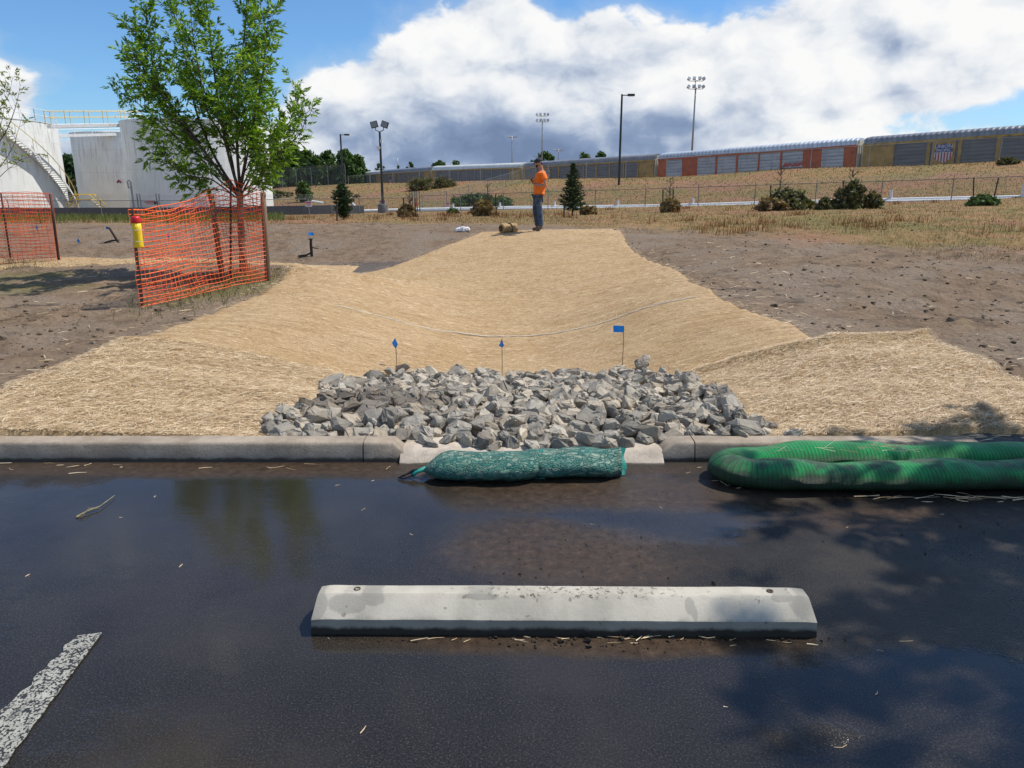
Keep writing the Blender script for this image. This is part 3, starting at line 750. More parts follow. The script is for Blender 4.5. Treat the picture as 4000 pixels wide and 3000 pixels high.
def bag(x0, x1, yc, r, label, flare=False, cinch=False, hh=.72, seed=0):
    L = x1-x0; root = empty('wattle_bag', (x0, yc, 0)); N, K = 46, 26; rings = []
    for i in range(N+1):
        t = i/N; x = L*t
        e0 = min(1, (t*L/.17)) if cinch else min(1, .62+t*L/.10); e1 = min(1, ((1-t)*L/.05)*.35 + .65)
        s = math.sin(min(e0, 1)*math.pi/2)**.8 * (e1 if not flare else 1); rg = []
        fl = max(0, 1-(1-t)*L/.07) if flare else 0
        for k in range(K):
            a = 2*math.pi*k/K; ca, sa = math.cos(a), math.sin(a)
            n_ = 1 + .17*float(fbm(x*5+seed, a*1.2 + (0 if a < math.pi else 0), 1.2, 3, 2)) + .09*float(fbm(x*16, math.cos(a)*3+seed, 1, 3, 3))
            ry = r*(1.10 - .45*fl)*s*n_; rz = r*hh*s*n_*(1+.25*fl)
            y = ca*ry; z = r*hh*.93*(.55+.45*s) + sa*rz
            z = max(z, .004 + .01*abs(ca)) 
            rg.append((x, y, z))
        rings.append(rg)
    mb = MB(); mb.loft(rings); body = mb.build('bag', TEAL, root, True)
    if flare:
        mb = MB(); n = 20
        for side in (0, 1):
            pass
        a_, b_ = [], []
        for k in range(n+1):
            t = k/n; z = .008 + (1.8*r*hh)*t; w = .006*math.sin(t*9+seed)
            a_.append((L-.02, -.055+.11*t+w, z*.97)); b_.append((L+.028+w, -.045+.10*t-w, z))
        V = a_ + b_ + [(p[0], p[1]+.008, p[2]) for p in a_] + [(p[0], p[1]+.008, p[2]) for p in b_]; m_ = n+1
        fs = [(k, k+1, m_+k+1, m_+k) for k in range(n)] + [(2*m_+k, 3*m_+k, 3*m_+k+1, 2*m_+k+1) for k in range(n)] + [(m_+k, m_+k+1, 3*m_+k+1, 3*m_+k) for k in range(n)]
        mb.add(V, fs); mb.build('seam', TEALC, root)
    if cinch:
        mb = MB(); mb.tube([(.02, 0, .05), (-.03, -.01, .035), (-.05, -.03, .02)], [.016, .011, .014], 8); mb.build('neck', TEALC, root, True)
        mb = MB()
        for dz in (0, .012): mb.tube([(.0, .0, .05), (-.05, -.012, .045-dz), (-.10, -.03, .018+dz*.4), (-.13, -.035, .008), (-.10, -.045, .008), (-.05, -.03, .02)], .0055, 6)
        mb.build('tie_cord', pbr('black_cord', (.012, .012, .012), None, rough=.6), root)
    tag(root, label, 'bag', 'teal mesh bags of wood chips blocking the kerb opening'); return root
yb = 3.895
bx0 = atZ(1640, 1860, .05).x; bx1 = atZ(2085, 1860, .05).x; bx2 = atZ(2440, 1860, .05).x
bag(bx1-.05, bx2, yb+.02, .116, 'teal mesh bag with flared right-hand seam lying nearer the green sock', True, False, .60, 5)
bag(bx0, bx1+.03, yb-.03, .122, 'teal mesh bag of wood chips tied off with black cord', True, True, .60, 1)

# ------------------------------------------------------------------ green filter sock
def sock_mat():
    m, q = newmat('green_knitted_sock'); uv = q.n('ShaderNodeTexCoord').outputs['UV']; U, V_, _ = q.sep(uv); P = q.obj(); Z = q.sep(P)[2]; X = q.sep(P)[0]
    c = q.mix(q.mapr(q.noise(P, 6, 5), .35, .65), (.002, .17, .036), (.004, .30, .068))
    st = q.m('SINE', q.m('MULTIPLY', U, 2*math.pi/.021)); kn = q.m('MULTIPLY', q.m('SINE', q.m('MULTIPLY', U, 1500)), q.m('SINE', q.m('MULTIPLY', V_, 1500)))
    c = q.mix(q.mapr(st, .72, .95, 0, .85), c, (.002, .045, .016)); c = q.mix(q.mapr(kn, 0, .8, 0, .30), c, (.002, .08, .03))
    back = q.mapr(U, .0, .2, 1, 1)
    d = q.m('ADD', Z, q.m('MULTIPLY', q.m('SUBTRACT', q.noise(P, 3.2, 6, .6), .5), .26))
    front = q.mapr(U, 1.30, 1.52)
    dirt = q.m('MULTIPLY', q.mapr(d, .13, .06), q.mapr(front, 0, 1, .2, 1))  # dirt plus the shade of the lower front half, darkened into the colour
    dirt = q.m('MAXIMUM', dirt, q.m('MULTIPLY', q.mapr(q.m('ABSOLUTE', q.m('SUBTRACT', U, 1.47)), .16, .06), .55))
    topd = q.m('MULTIPLY', q.m('MULTIPLY', q.mapr(Z, .112, .138), q.mapr(q.noise(P, 7, 6, .7), .42, .58)), front)
    dirt = q.m('MAXIMUM', q.m('MULTIPLY', dirt, .86), q.m('MULTIPLY', topd, .8))
    c = q.mix(dirt, c, q.mix(q.noise(P, 40, 5), (.006, .010, .006), (.034, .028, .019)))
    h = q.m('ADD', q.m('MULTIPLY', st, -.25), q.m('MULTIPLY', kn, .3)); h = q.m('ADD', h, q.m('MULTIPLY', q.noise(P, 18, 4), .8))
    setp(q, col=c, rough=.45, spec=.4, normal=q.bump(h, .6, .006)); return m
def filter_sock():
    ctl = [(4.6, 3.94, .10), (3.4, 3.95, .10), (2.6, 3.97, .095), (2.1, 3.98, .10), (1.75, 3.98, .11), (1.45, 3.96, .125), (1.26, 3.90, .125), (1.20, 3.82, .12), (1.29, 3.745, .115), (1.5, 3.72, .112), (1.9, 3.71, .11), (2.3, 3.72, .108), (2.7, 3.73, .105), (3.4, 3.72, .105), (4.6, 3.70, .105)]
    pts = []
    for i in range(len(ctl)-1):
        p0, p1, p2, p3 = [Vector(ctl[max(0, min(len(ctl)-1, i+k))]) for k in (-1, 0, 1, 2)]
        for k in range(14):
            t = k/14; pts.append(.5*((2*p1) + (p2-p0)*t + (2*p0-5*p1+4*p2-p3)*t*t + (3*p1-p0-3*p2+p3)*t**3))
    bend = min(range(len(pts)), key=lambda i: pts[i].x); K = 36; V, UV = [], []
    arc = [0.0]
    for a, b in zip(pts, pts[1:]): arc.append(arc[-1]+(b-a).length)
    for i, p in enumerate(pts):
        t = (pts[min(i+1, len(pts)-1)] - pts[max(i-1, 0)]); t.z = 0; t.normalize(); nrm = Vector((t.y, -t.x, 0))
        fr = i >= bend; r0 = .107 if fr else .098
        kink = .18*math.exp(-((i-bend)/5)**2)
        r = r0*(1 + .055*math.sin(arc[i]*7.3) + .04*math.sin(arc[i]*15+1) + .10*float(fbm(arc[i], 3.0, 2.2, 3, 1)))*(1-kink*.2)
        for k in range(K+1):
            a = 2*math.pi*k/K
            rr = r*(1+.012*math.sin(a*5+arc[i]*30) + .055*float(fbm(arc[i]*3.5, math.sin(a)*1.4+math.cos(a), 1.0, 3, 3))); sq_ = .68 if i > bend+8 else (.80 if i < bend-8 else .80-.12*(i-bend+8)/16)
            yy = math.cos(a)*rr*1.17; zz = math.sin(a)*rr*sq_
            z = max(sq_*.98*r + zz, .004)
            V.append(Vector((p.x, p.y, 0)) + nrm*yy + Vector((0, 0, z))); UV.append((arc[i], a*r0))
    n = K+1; o_ = 5.3 - arc[bend]*0
    UV = [((u - arc[bend]) + 1.47, v) for u, v in UV]
    fs = [(i*n+k, i*n+k+1, (i+1)*n+k+1, (i+1)*n+k) for i in range(len(pts)-1) for k in range(K)]
    o = link_mesh('filter_sock', V, fs, sock_mat(), None, True, None, UV)
    tag(o, 'fat green knitted filter sock doubled back against the kerb', 'sock')
filter_sock()

# pale seams in the long blanket
def seam_line(parent, y0, amp, x0, x1, w, mat, name='seam'):
    xs = np.linspace(x0, x1, 90); ys = y0 + amp*np.sin(xs*.9+.5) + .03*fbm(xs, xs*0, 1.5, 3, 2)
    z = gz(xs, ys) + lift(xs, ys, .022) + seams(xs, ys) + .007
    mb = MB(); mb.tube([Vector((x, y, zz)) for x, y, zz in zip(xs, ys, z)], w, 5); mb.build(name, mat, parent)
LB = [o for o in bpy.data.objects if o.name == 'straw_blanket'][0]
PALE = pbr('pale_seam_cord', (.62, .54, .42), (.74, .66, .54), 30, .8); BRN = pbr('brown_seam_cord', (.34, .245, .145), (.42, .31, .19), 30, .9)  # the second cord is a browner straw colour
seam_line(LB, 9.25, .05, -2.2, 2.3, .0095, PALE)

# ------------------------------------------------------------------ marker flags
BLUE = pbr('blue_flag_plastic', (.006, .22, .72), (.012, .30, .85), 12, .5, .2, 30, .004)
WIRE = pbr('flag_wire', (.30, .22, .12), None, rough=.5, metal=.4)
def flag(p, h, shape, yaw, label, fs=.055):
    root = empty('marker_flag', p, yaw)
    mb = MB(); mb.tube([(0, 0, -.05), (.002, 0, h*.5), (0, 0, h)], .0016 if fs < .07 else .004, 5); mb.build('wire', WIRE, root)
    mb = MB(); s = fs
    if shape == 'square': pts = [(0, 0, h-s*.82), (-s*.5, .006, h-s*.80), (-s*1.25, -.004, h-s*.78), (-s*1.3, 0, h+.004), (-s*.6, .01, h), (0, 0, h)]
    elif shape == 'diamond': pts = [(0, 0, h-s*1.35), (-s*.35, .012, h-s*.9), (-s*.5, .018, h-s*.62), (-s*.12, 0, h), (s*.2, -.01, h-s*.45), (s*.28, -.012, h-s*.75)]
    else: pts = [(0, 0, h-s*1.2), (-s*.40, .014, h-s*.95), (-s*.18, .01, h-s*.5), (0, 0, h), (s*.12, -.006, h-s*.5), (s*.30, -.01, h-s*.9)]
    n = len(pts); b = [(x, y+.0018, z) for x, y, z in pts]
    mb.add(pts+b, [tuple(range(n)), tuple(range(2*n-1, n-1, -1))] + [(k, (k+1) % n, n+(k+1) % n, n+k) for k in range(n)])
    mb.build('pennant', BLUE, root)
    tag(root, label, 'flag', 'small blue marker flags on wires')
for (u, vt, vb, sh, lab) in [(1549, 1322, 1425, 'diamond', 'blue marker flag folded to a diamond, behind the left end of the rock heap'),
                             (1961, 1322, 1430, 'drop', 'blue marker flag furled narrow on its wire, behind the middle of the rock heap'),
                             (2432, 1273, 1400, 'square', 'blue marker flag spread flat and square, behind the right part of the rock heap')]:
    Yf = 7.45 if u < 2400 else 7.30
    p = atY(u, vb, Yf); zb = G1(p.x, Yf); top = atY(u, vt, Yf).z
    flag((p.x, Yf, zb), top-zb, sh, 0, lab, .082)
for (u, v, lab) in [(310, 943, 'tiny blue marker flag on the ditch slope, nearest the left net fence'), (422, 893, 'tiny blue marker flag on the crest of the ditch, beside the leaning stub'),
                    (147, 890, 'tiny blue marker flag seen through the left orange net'), (660, 922, 'tiny blue marker flag seen through the right orange net'),
                    (1226, 930, 'small blue marker flag above the upright iron stub')]:
    p = onG(u, v+(12 if u > 1000 else 14), 15.5); flag(p, .17 if u < 1000 else .22, 'square' if u > 1000 else 'diamond', .4, lab, .10)

# ------------------------------------------------------------------ stubs in the soil
STUB = pbr('weathered_dark_wood', (.018, .014, .011), (.055, .042, .032), 30, .85, .6, 80, .004, stretch=(1, 1, .2))
p = onG(1218, 1003, 14); root = empty('iron_stub', p); mb = MB()
mb.tube([(0, 0, -.1), (0, 0, .30), (.005, 0, .40)], [.035, .032, .03], 8); mb.build('post', STUB, root)
mb = MB(); mb.tube([(0, 0, .40), (0, 0, .425)], [.055, .055], 8); mb.build('cap', STUB, root)
mb = MB(); mb.tube([(0, 0, .22), (.10, 0, .20), (.17, .03, .19)], [.016, .014, .01], 6); mb.build('hook', STUB, root)
mb = MB(); mb.tube([(-.32, .0, .02), (-.12, .0, .04), (0, 0, .1)], [.02, .024, .02], 6); mb.build('brace', STUB, root)
tag(root, 'dark upright stub with a cap and side hook standing on the ditch slope', 'stub')
p = onG(460, 948, 14); root = empty('broken_stake', p); mb = MB(); mb.tube([(.04, 0, -.05), (-.08, 0, .20), (-.17, 0, .38)], [.035, .032, .028], 7); mb.build('stake', STUB, root)
mb = MB(); mb.tube([(-.36, 0, .0), (-.15, .02, .05), (.04, 0, .06)], [.02, .028, .02], 6); mb.build('root_end', STUB, root)
mb = MB(); mb.tube([(-.17, 0, .38), (-.26, 0, .395)], [.024, .012], 6); mb.build('splinter', STUB, root)
tag(root, 'dark broken stake leaning over on the far bank of the ditch', 'stake')

# ------------------------------------------------------------------ twig and debris on the asphalt
TW = pbr('dry_twig', (.16, .13, .07), (.28, .24, .13), 30, .8)
a = atZ(298, 2020, .006); b = atZ(448, 1935, .012); mb = MB()
mid = (a+b)/2 + Vector((.03, -.02, .006)); mb.tube([a, a*.5+mid*.5+Vector((0, .004, .005)), mid, b], [.005, .004, .003, .0015], 6)
for k in range(9):
    q0 = a + (mid-a)*(k/9); mb.tube([q0, q0+Vector((random.uniform(-.03, .04), random.uniform(-.03, .03), .008))], [.002, .0012], 4)
o = mb.build('twig', TW); tag(o, 'dry weedy twig lying on the wet asphalt', 'twig')
MUD = island('mud_crumbs', [(0, (.010, .008, .006)), (.7, (.030, .021, .014)), (1, (.08, .056, .038))], .8)
xf = []
def crumbs(cx, cy, sx, sy, n, s0, s1):
    for _ in range(n):
        x = random.gauss(cx, sx); y = random.gauss(cy, sy)
        if not (abs(x) < 3.6 and 1.1 < y < 4.16): continue
        if -.74 < x < 1.12 and 2.33 < y < 2.53: continue
        s = s0 + (s1-s0)*random.random()**3
        xf.append((random.randrange(8), Matrix.Translation((x, y, s*.15+.002)) @ Matrix.Rotation(random.uniform(0, 6.3), 4, 'Z') @ Matrix.Scale(s*2, 4)))
crumbs(.30, 2.325, .38, .020, 230, .0015, .010); crumbs(.35, 2.29, .25, .03, 60, .002, .008); crumbs(.24, 2.95, .30, .17, 260, .0012, .006); crumbs(0, 2.8, 1.8, .8, 220, .0008, .0028)
crumbs(1.9, 3.62, .6, .06, 160, .0015, .006); crumbs(2.1, 3.1, .25, .1, 50, .002, .007); crumbs(-1.5, 4.12, 1.6, .03, 120, .001, .004); crumbs(.9, 3.9, .5, .12, 140, .001, .005)
for (u, v, s) in [(2297, 2500, .019), (2190, 2500, .013), (2430, 2487, .015), (1935, 2483, .012), (2790, 2272, .014), (2280, 2478, .014), (2460, 2480, .016), (2030, 2236, .008), (1970, 2232, .007), (2300, 2520, .012)]:
    q0 = atZ(u, v, .01); xf.append((random.randrange(8), Matrix.Translation((q0.x, q0.y, s*.4)) @ Matrix.Rotation(random.uniform(0, 6.3), 4, 'Z') @ Matrix.Scale(s*2, 4)))
tag(merged('mud_crumbs', lumps, xf, MUD), 'crumbs and clods of dark mud on the wet asphalt', 'mud', None, 'stuff')
def bits(name, spots, label):
    Vs, Fs = [], []
    for (cx, cy, sx, sy, n, a0, sp, l0, l1, z1) in spots:
        for _ in range(n):
            x, y = random.gauss(cx, sx), random.gauss(cy, sy); a = random.gauss(a0, sp); l = random.uniform(l0, l1)/2; w = random.uniform(.0006, .0013)
            if not (1.05 < y < 4.17): continue
            if -.74 < x < 1.12 and 2.34 < y < 2.53: continue
            z = random.uniform(.003, .003+z1); dx, dy = math.cos(a), math.sin(a); b = len(Vs)
            bx = random.gauss(0, .12)*l
            for t, ww, off in ((-1, w, 0), (0, w, bx), (1, w*.5, 0)):
                Vs += [(x+dx*l*t-dy*(ww+off), y+dy*l*t+dx*(ww+off), z+random.uniform(0, .003)), (x+dx*l*t+dy*(ww-off), y+dy*l*t-dx*(ww-off), z)]
            Fs += [(b, b+1, b+3, b+2), (b+2, b+3, b+5, b+4)]
    tag(link_mesh(name, Vs, Fs, STRANDS), label, 'straw', None, 'stuff')
bits('straw_bits', [(0, 2.9, 1.7, .75, 9, 0, .9, .010, .024, .001), (-1.7, 4.0, 1.0, .05, 16, .1, .5, .03, .10, .004), (.35, 2.325, .40, .016, 34, .1, .45, .02, .065, .005),
                    (2.35, 3.56, .42, .022, 42, .05, .25, .04, .16, .006), (1.2, 3.8, .12, .1, 16, .2, .8, .03, .09, .004), (-1.6, 3.4, .7, .4, 9, .3, .7, .012, .03, .001), (.9, 1.75, .8, .25, 5, .6, .8, .02, .05, .002)],
     'scattered straw stalks on the wet asphalt')
Vs, Fs = [], []
for (cx, cy, cz, n, s) in [(2.05, 3.86, .172, 34, .09), (1.42, 3.80, .185, 7, .08), (1.75, 3.86, .17, 5, .2), (2.5, 4.06, .16, 26, .22)]:
    for _ in range(n):
        x, y, z = random.gauss(cx, s), random.gauss(cy, .03), cz+random.uniform(-.005, .02); a = random.gauss(.3, .7); l = random.uniform(.02, .07); w = .0009; b = len(Vs)
        dx, dy, dz = math.cos(a)*l, math.sin(a)*l*.4, random.gauss(0, .12)*l
        Vs += [(x-dx, y-dy, z-dz-w), (x-dx, y-dy+w, z-dz+w), (x+dx, y+dy, z+dz-w), (x+dx, y+dy+w, z+dz+w)]; Fs.append((b, b+1, b+3, b+2))
tag(link_mesh('straw_wisps', Vs, Fs, STRANDS), 'wisps of straw caught on the green sock', 'straw', None, 'stuff')

# ------------------------------------------------------------------ orange net fences
NET = island('orange_plastic_net', [(0, (.80, .10, .02)), (.5, (.86, .13, .025)), (1, (.95, .20, .04))], .5, .16, .4)
def net_sheet(mb, top, bot, nx, ny, wave, seed, dark=False, w=.0045):
    """knotted net between two poly-lines of 3D points"""
    def samp(P, t):
        seg = [0]
        for a, b in zip(P, P[1:]): seg.append(seg[-1]+(Vector(b)-Vector(a)).length)
        s = t*seg[-1]
        for k in range(len(P)-1):
            if s <= seg[k+1] or k == len(P)-2:
                f = (s-seg[k])/max(seg[k+1]-seg[k], 1e-6); return Vector(P[k]).lerp(Vector(P[k+1]), f)
    T = [samp(top, i/nx) for i in range(nx+1)]; B = [samp(bot, i/nx) for i in range(nx+1)]
    nrm = (B[-1]-B[0]).cross(Vector((0, 0, 1))).normalized(); P = []
    for i in range(nx+1):
        row = []
        for j in range(ny+1):
            t = j/ny; e = math.sin(math.pi*min(1, max(0, i/nx)))
            sag = .055*float(fbm(i*.09+seed, j*.16, 1, 3, 2)); p = B[i].lerp(T[i], t)
            sl = (T[i]-B[i]).length
            p = p + nrm*(wave*e*float(fbm(i*.16+seed, j*.10, 1, 3, 3))*2) + Vector((0, 0, sag*e - .03*math.sin(math.pi*t)*e)) + (B[-1]-B[0]).normalized()*(.035*float(fbm(i*.2, j*.3+seed, 1, 2, 1)))
            p.z = max(p.z, B[i].z+.004)
            row.append(p)
        P.append(row)
    for j in range(ny+1):
        mb.tube([P[i][j] for i in range(nx+1)], [w*(1.25 if j in (0, ny) else 1)]*(nx+1), 4, True)
    for i in range(nx+1):
        mb.tube([P[i][j] + Vector((0, 0, 0)) for j in range(ny+1)], w*.62, 3, True)
    for i in range(1, nx):
        for j in range(1, ny):
            if (i*7+j*3) % 2 == 0 or True:
                p = P[i][j]; s = w*2.0; b = len(mb.V); d = (P[i+1][j]-p).normalized()
                mb.add([p-d*s*1.5, p+Vector((0, 0, s)), p+d*s*1.5, p-Vector((0, 0, s)), p+nrm*s*.6, p-nrm*s*.6], [(0, 1, 4), (1, 2, 4), (2, 3, 4), (3, 0, 4), (1, 0, 5), (2, 1, 5), (3, 2, 5), (0, 3, 5)])
def stake(parent, a, b, w, mat, name='stake'):
    mb = MB(); mb.tube([Vector(a)-Vector((0, 0, .15)), Vector(a), (Vector(a)+Vector(b))/2, Vector(b)], [w*.9, w, w, w*.95], 10 if w > .02 else 4, True)
    return mb.build(name, mat, parent, w > .02)
TPOST = pbr('dark_steel_stake', (.020, .013, .011), (.05, .028, .02), 18, .6, .3, 60, .003)
WOOD = pbr('lodgepole_stake', (.11, .068, .042), (.21, .14, .09), 14, .85, .7, 60, .006, stretch=(1, 1, .12))
gA = onG(557, 1204); gB = onG(870, 1103); gC = onG(1047, 1096); gD = onG(901, 1094); gT = onG(952, 1074)
tA, tB, tC, tD = atY(514, 818, gA.y+.05), atY(825, 757, gB.y+.06), atY(1027, 751, gC.y+.02), atY(901, 705, gD.y)
gB.y += 0; fence1 = empty('safety_fence', gA)
def rel(p, o): return Vector(p) - Vector(o)
stake(fence1, (0, 0, 0), rel(tA, gA), .019, TPOST, 'post'); stake(fence1, rel(gB, gA), rel(tB, gA), .042, WOOD, 'post')
stake(fence1, rel(gC, gA), rel(tC, gA), .042, WOOD, 'post'); stake(fence1, rel(gD, gA), rel(tD, gA), .016, TPOST, 'post')
fr = Vector((0, -.055, 0)); mb = MB()
midb = gA.lerp(gC, .42) + Vector((.02, -.06, 0)); midb.z = G1(midb.x, midb.y)+.02
m2 = gA.lerp(gC, .75) + Vector((0, -.05, 0)); m2.z = G1(m2.x, m2.y)+.02
topm = [tA, tA.lerp(tB, .12)+Vector((0, 0, -.03)), tA.lerp(tB, .5)+Vector((0, 0, -.015)), tB+Vector((0, 0, -.02)), tB.lerp(tC, .5)+Vector((0, -.02, -.06)), tC]
net_sheet(mb, [rel(p, gA)+fr for p in topm], [rel(p+Vector((0, 0, .015)), gA)+fr for p in (gA, midb, m2, gC)], 32, 21, .05, 1.0)
e = gB + Vector((-.12, .45, 0)); e.z = G1(e.x, e.y); te = atY(803, 745, e.y)
bk = Vector((0, .05, 0))
net_sheet(mb, [rel(p, gA)+bk for p in (tC, tD, te)], [rel(p, gA)+bk for p in (gC, gD+Vector((0, .3, 0)), e)], 17, 20, .04, 7.0)
net_sheet(mb, [rel(p, gA)+bk for p in (te, te.lerp(tA, .5)+Vector((0, 0, -.14)), tA)], [rel(p, gA)+bk for p in (e, e.lerp(gA, .5), gA)], 24, 18, .07, 13.0)
mb.build('netting', NET, fence1)
tag(fence1, 'orange net fence looped round the leafy tree, yellow tube on its stake', 'fence', 'orange safety net fences around young trees')
# second enclosure at the left edge
h0 = onG(41, 1007); h1 = onG(232, 1031); k0 = atY(3, 752, h0.y+.05); k1 = atY(196, 758, h1.y); fence2 = empty('safety_fence', h1)
stake(fence2, rel(h0, h1), rel(k0, h1), .022, TPOST, 'post'); stake(fence2, (0, 0, 0), rel(k1, h1), .022, TPOST, 'post')
h2 = Vector((h1.x-2.1, h1.y-.25, 0)); h2.z = G1(h2.x, h2.y); k2 = h2+Vector((-.02, 0, 1.25)); stake(fence2, rel(h2, h1), rel(k2, h1), .022, TPOST, 'post')
h3 = Vector((h0.x-1.3, h0.y+.3, 0)); h3.z = G1(h3.x, h3.y); k3 = h3+Vector((-.05, 0, 1.25))
mb = MB(); net_sheet(mb, [rel(p, h1)+fr for p in (k2, k1)], [rel(p, h1)+fr for p in (h2, h1)], 26, 20, .04, 21.0)
net_sheet(mb, [rel(p, h1)+bk for p in (k3, k0, k1)], [rel(p, h1)+bk for p in (h3, h0, h1)], 26, 19, .04, 31.0); mb.build('netting', NET, fence2)
tag(fence2, 'orange net fence at the left edge, on two black stakes', 'fence', 'orange safety net fences around young trees')
# yellow sleeve on the near stake
root = empty('marker_sleeve', tA + Vector((.075, -.085, -.42))); mb = MB()
pr = [(.050, -.01), (.052, .0), (.049, .10), (.052, .2), (.050, .27)]; mb.lathe(pr, 16); o = mb.build('sleeve', pbr('yellow_plastic', (.80, .52, .01), (.88, .62, .02), 9, .45, .5, 14, .01), root, True)
mb = MB(); mb.lathe([(.053, .27), (.055, .28), (.054, .325), (.045, .345), (.0, .35)], 16); mb.build('cap', pbr('red_plastic', (.55, .012, .02), None, rough=.4), root, True)
mb = MB()
for z in (.06, .19): mb.tube([(-.07, -.03, z), (0, -.054, z), (.07, -.045, z+.002), (.10, -.04, z)], .0025, 5)
mb.build('zip_ties', pbr('white_nylon', (.7, .7, .7), None, rough=.4), root)
tag(root, 'yellow plastic sleeve with red cap hung on the fence stake', 'sleeve')

# ------------------------------------------------------------------ trees near by
BARK = pbr('young_bark', (.13, .10, .065), (.27, .23, .165), 20, .85, .6, 50, .006, stretch=(1, 1, .3))
BARKD = pbr('twig_bark', (.055, .042, .028), (.11, .085, .055), 20, .85)
LEAF = island('ash_leaf', [(0, (.055, .125, .014)), (.4, (.11, .225, .022)), (.75, (.22, .36, .032)), (1, (.40, .54, .06))], .40, .42, .45)
LEAF2 = island('pale_young_leaf', [(0, (.13, .17, .04)), (1, (.30, .34, .09))], .5, .35)
class Leaves:
    def __init__(s): s.V = []; s.F = []
    def leaf(s, p, d, l, w, nrm=None):
        d = d.normalized(); n = Vector((random.gauss(0, 1), random.gauss(0, 1), random.gauss(0, 1)+.6)) if nrm is None else nrm
        a = d.cross(n)
        if a.length < 1e-3: return
        a.normalize(); up = a.cross(d); b = len(s.V); f = up*w*.35
        s.V += [p, p+d*l*.45+a*w*.5+f, p+d*l-up*l*.10, p+d*l*.45-a*w*.5+f, p+d*l*.5]
        s.F += [(b, b+1, b+4), (b+1, b+2, b+4), (b+2, b+3, b+4), (b+3, b, b+4)]
    def spray(s, p, d, L, n, l, w):
        """one pinnate leaf: leaflets in pairs along a stalk"""
        d = d.normalized(); side = d.cross(Vector((random.gauss(0, .5), random.gauss(0, .5), 1)));
        if side.length < 1e-3: return
        side.normalize()
        for k in range(n):
            t = (k+1)/(n+.5); q0 = p + d*L*t - Vector((0, 0, .25*L*t*t))
            for sg in (-1, 1): s.leaf(q0, d*.8+side*sg*.75+Vector((0, 0, random.uniform(-.5, .1))), l*random.uniform(.75, 1.15), w)
        s.leaf(p+d*L-Vector((0, 0, .25*L)), d+Vector((0, 0, -.3)), l*1.15, w)
    def build(s, name, mat, parent): return link_mesh(name, s.V, s.F, mat, parent)
def poly_at(P, t):
    k = t*(len(P)-1); i = min(int(k), len(P)-2); return P[i].lerp(P[i+1], k-i), (P[i+1]-P[i]).normalized()
def young_tree(base, trunk_px, limbs, Yb, label, trunk_r=.05, leaf=LEAF, nleaf=1.0, group=None, name='street_tree', lsz=1.0, ntw=1.0):
    root = empty(name, base); mb = MB(); P = [rel(atY(u, v, Yb+dy), base) for u, v, dy in trunk_px]
    P[0] = Vector((0, 0, -.1)); mb.tube(P, [trunk_r*1.25] + [trunk_r*(1-.25*i/len(P)) for i in range(1, len(P))], 12)
    mb.build('trunk', BARK, root, True); mb = MB(); lv = Leaves(); tw = mb
    for (pts, dyt, r0) in limbs:
        n = len(pts); Q = [rel(atY(u, v, Yb + dyt*(i/(n-1))**1.2 + (0 if i == 0 else random.uniform(-.05, .05))), base) for i, (u, v) in enumerate(pts)]
        Q2 = []                                      # rounded
        for i in range(n-1):
            for k in range(5):
                t = k/5; p0, p1, p2, p3 = Q[max(i-1, 0)], Q[i], Q[i+1], Q[min(i+2, n-1)]
                Q2.append(.5*((2*p1)+(p2-p0)*t+(2*p0-5*p1+4*p2-p3)*t*t+(3*p1-p0-3*p2+p3)*t**3))
        Q2.append(Q[-1]); L = sum((b-a).length for a, b in zip(Q2, Q2[1:]))
        mb.tube(Q2, [r0*(1-.88*i/(len(Q2)-1)) for i in range(len(Q2))], 6)
        nt_ = int(L*13*ntw)
        for k in range(nt_):
            t = .20 + .80*(k+random.random())/nt_; p, d = poly_at(Q2, min(t, .999))
            out = Vector((random.gauss(0, 1), random.gauss(0, 1), random.gauss(.15, .6))); out = (out - d*out.dot(d)).normalized()
            td = (d*.75 + out*.8 + Vector((0, 0, .25))).normalized(); tl = random.uniform(.12, .32)*(1.15-.45*t)*1.15
            e = p+td*tl+Vector((0, 0, .05)); mid_ = p+td*tl*.55+Vector((0, 0, -.01)); tw.tube([p, mid_, e], [.0045, .0035, .0018], 4, False)
            m_ = max(2, int(tl*17*nleaf))
            for j in range(m_):
                s_ = .25+.75*(j+.5)/m_; q0 = p.lerp(e, s_); o2 = Vector((random.gauss(0, 1), random.gauss(0, 1), random.gauss(.1, .7))).normalized()
                lv.spray(q0, (td*.6+o2*.8), random.uniform(.06, .12)*lsz, 3, .080*lsz, .029*lsz)
            lv.spray(e, td, .10*lsz, 3, .082*lsz, .025*lsz)
    mb.build('limbs', BARKD, root, True); o = lv.build('foliage', leaf, root)
    tag(root, label, 'tree', group); return root
Yt = gT.y
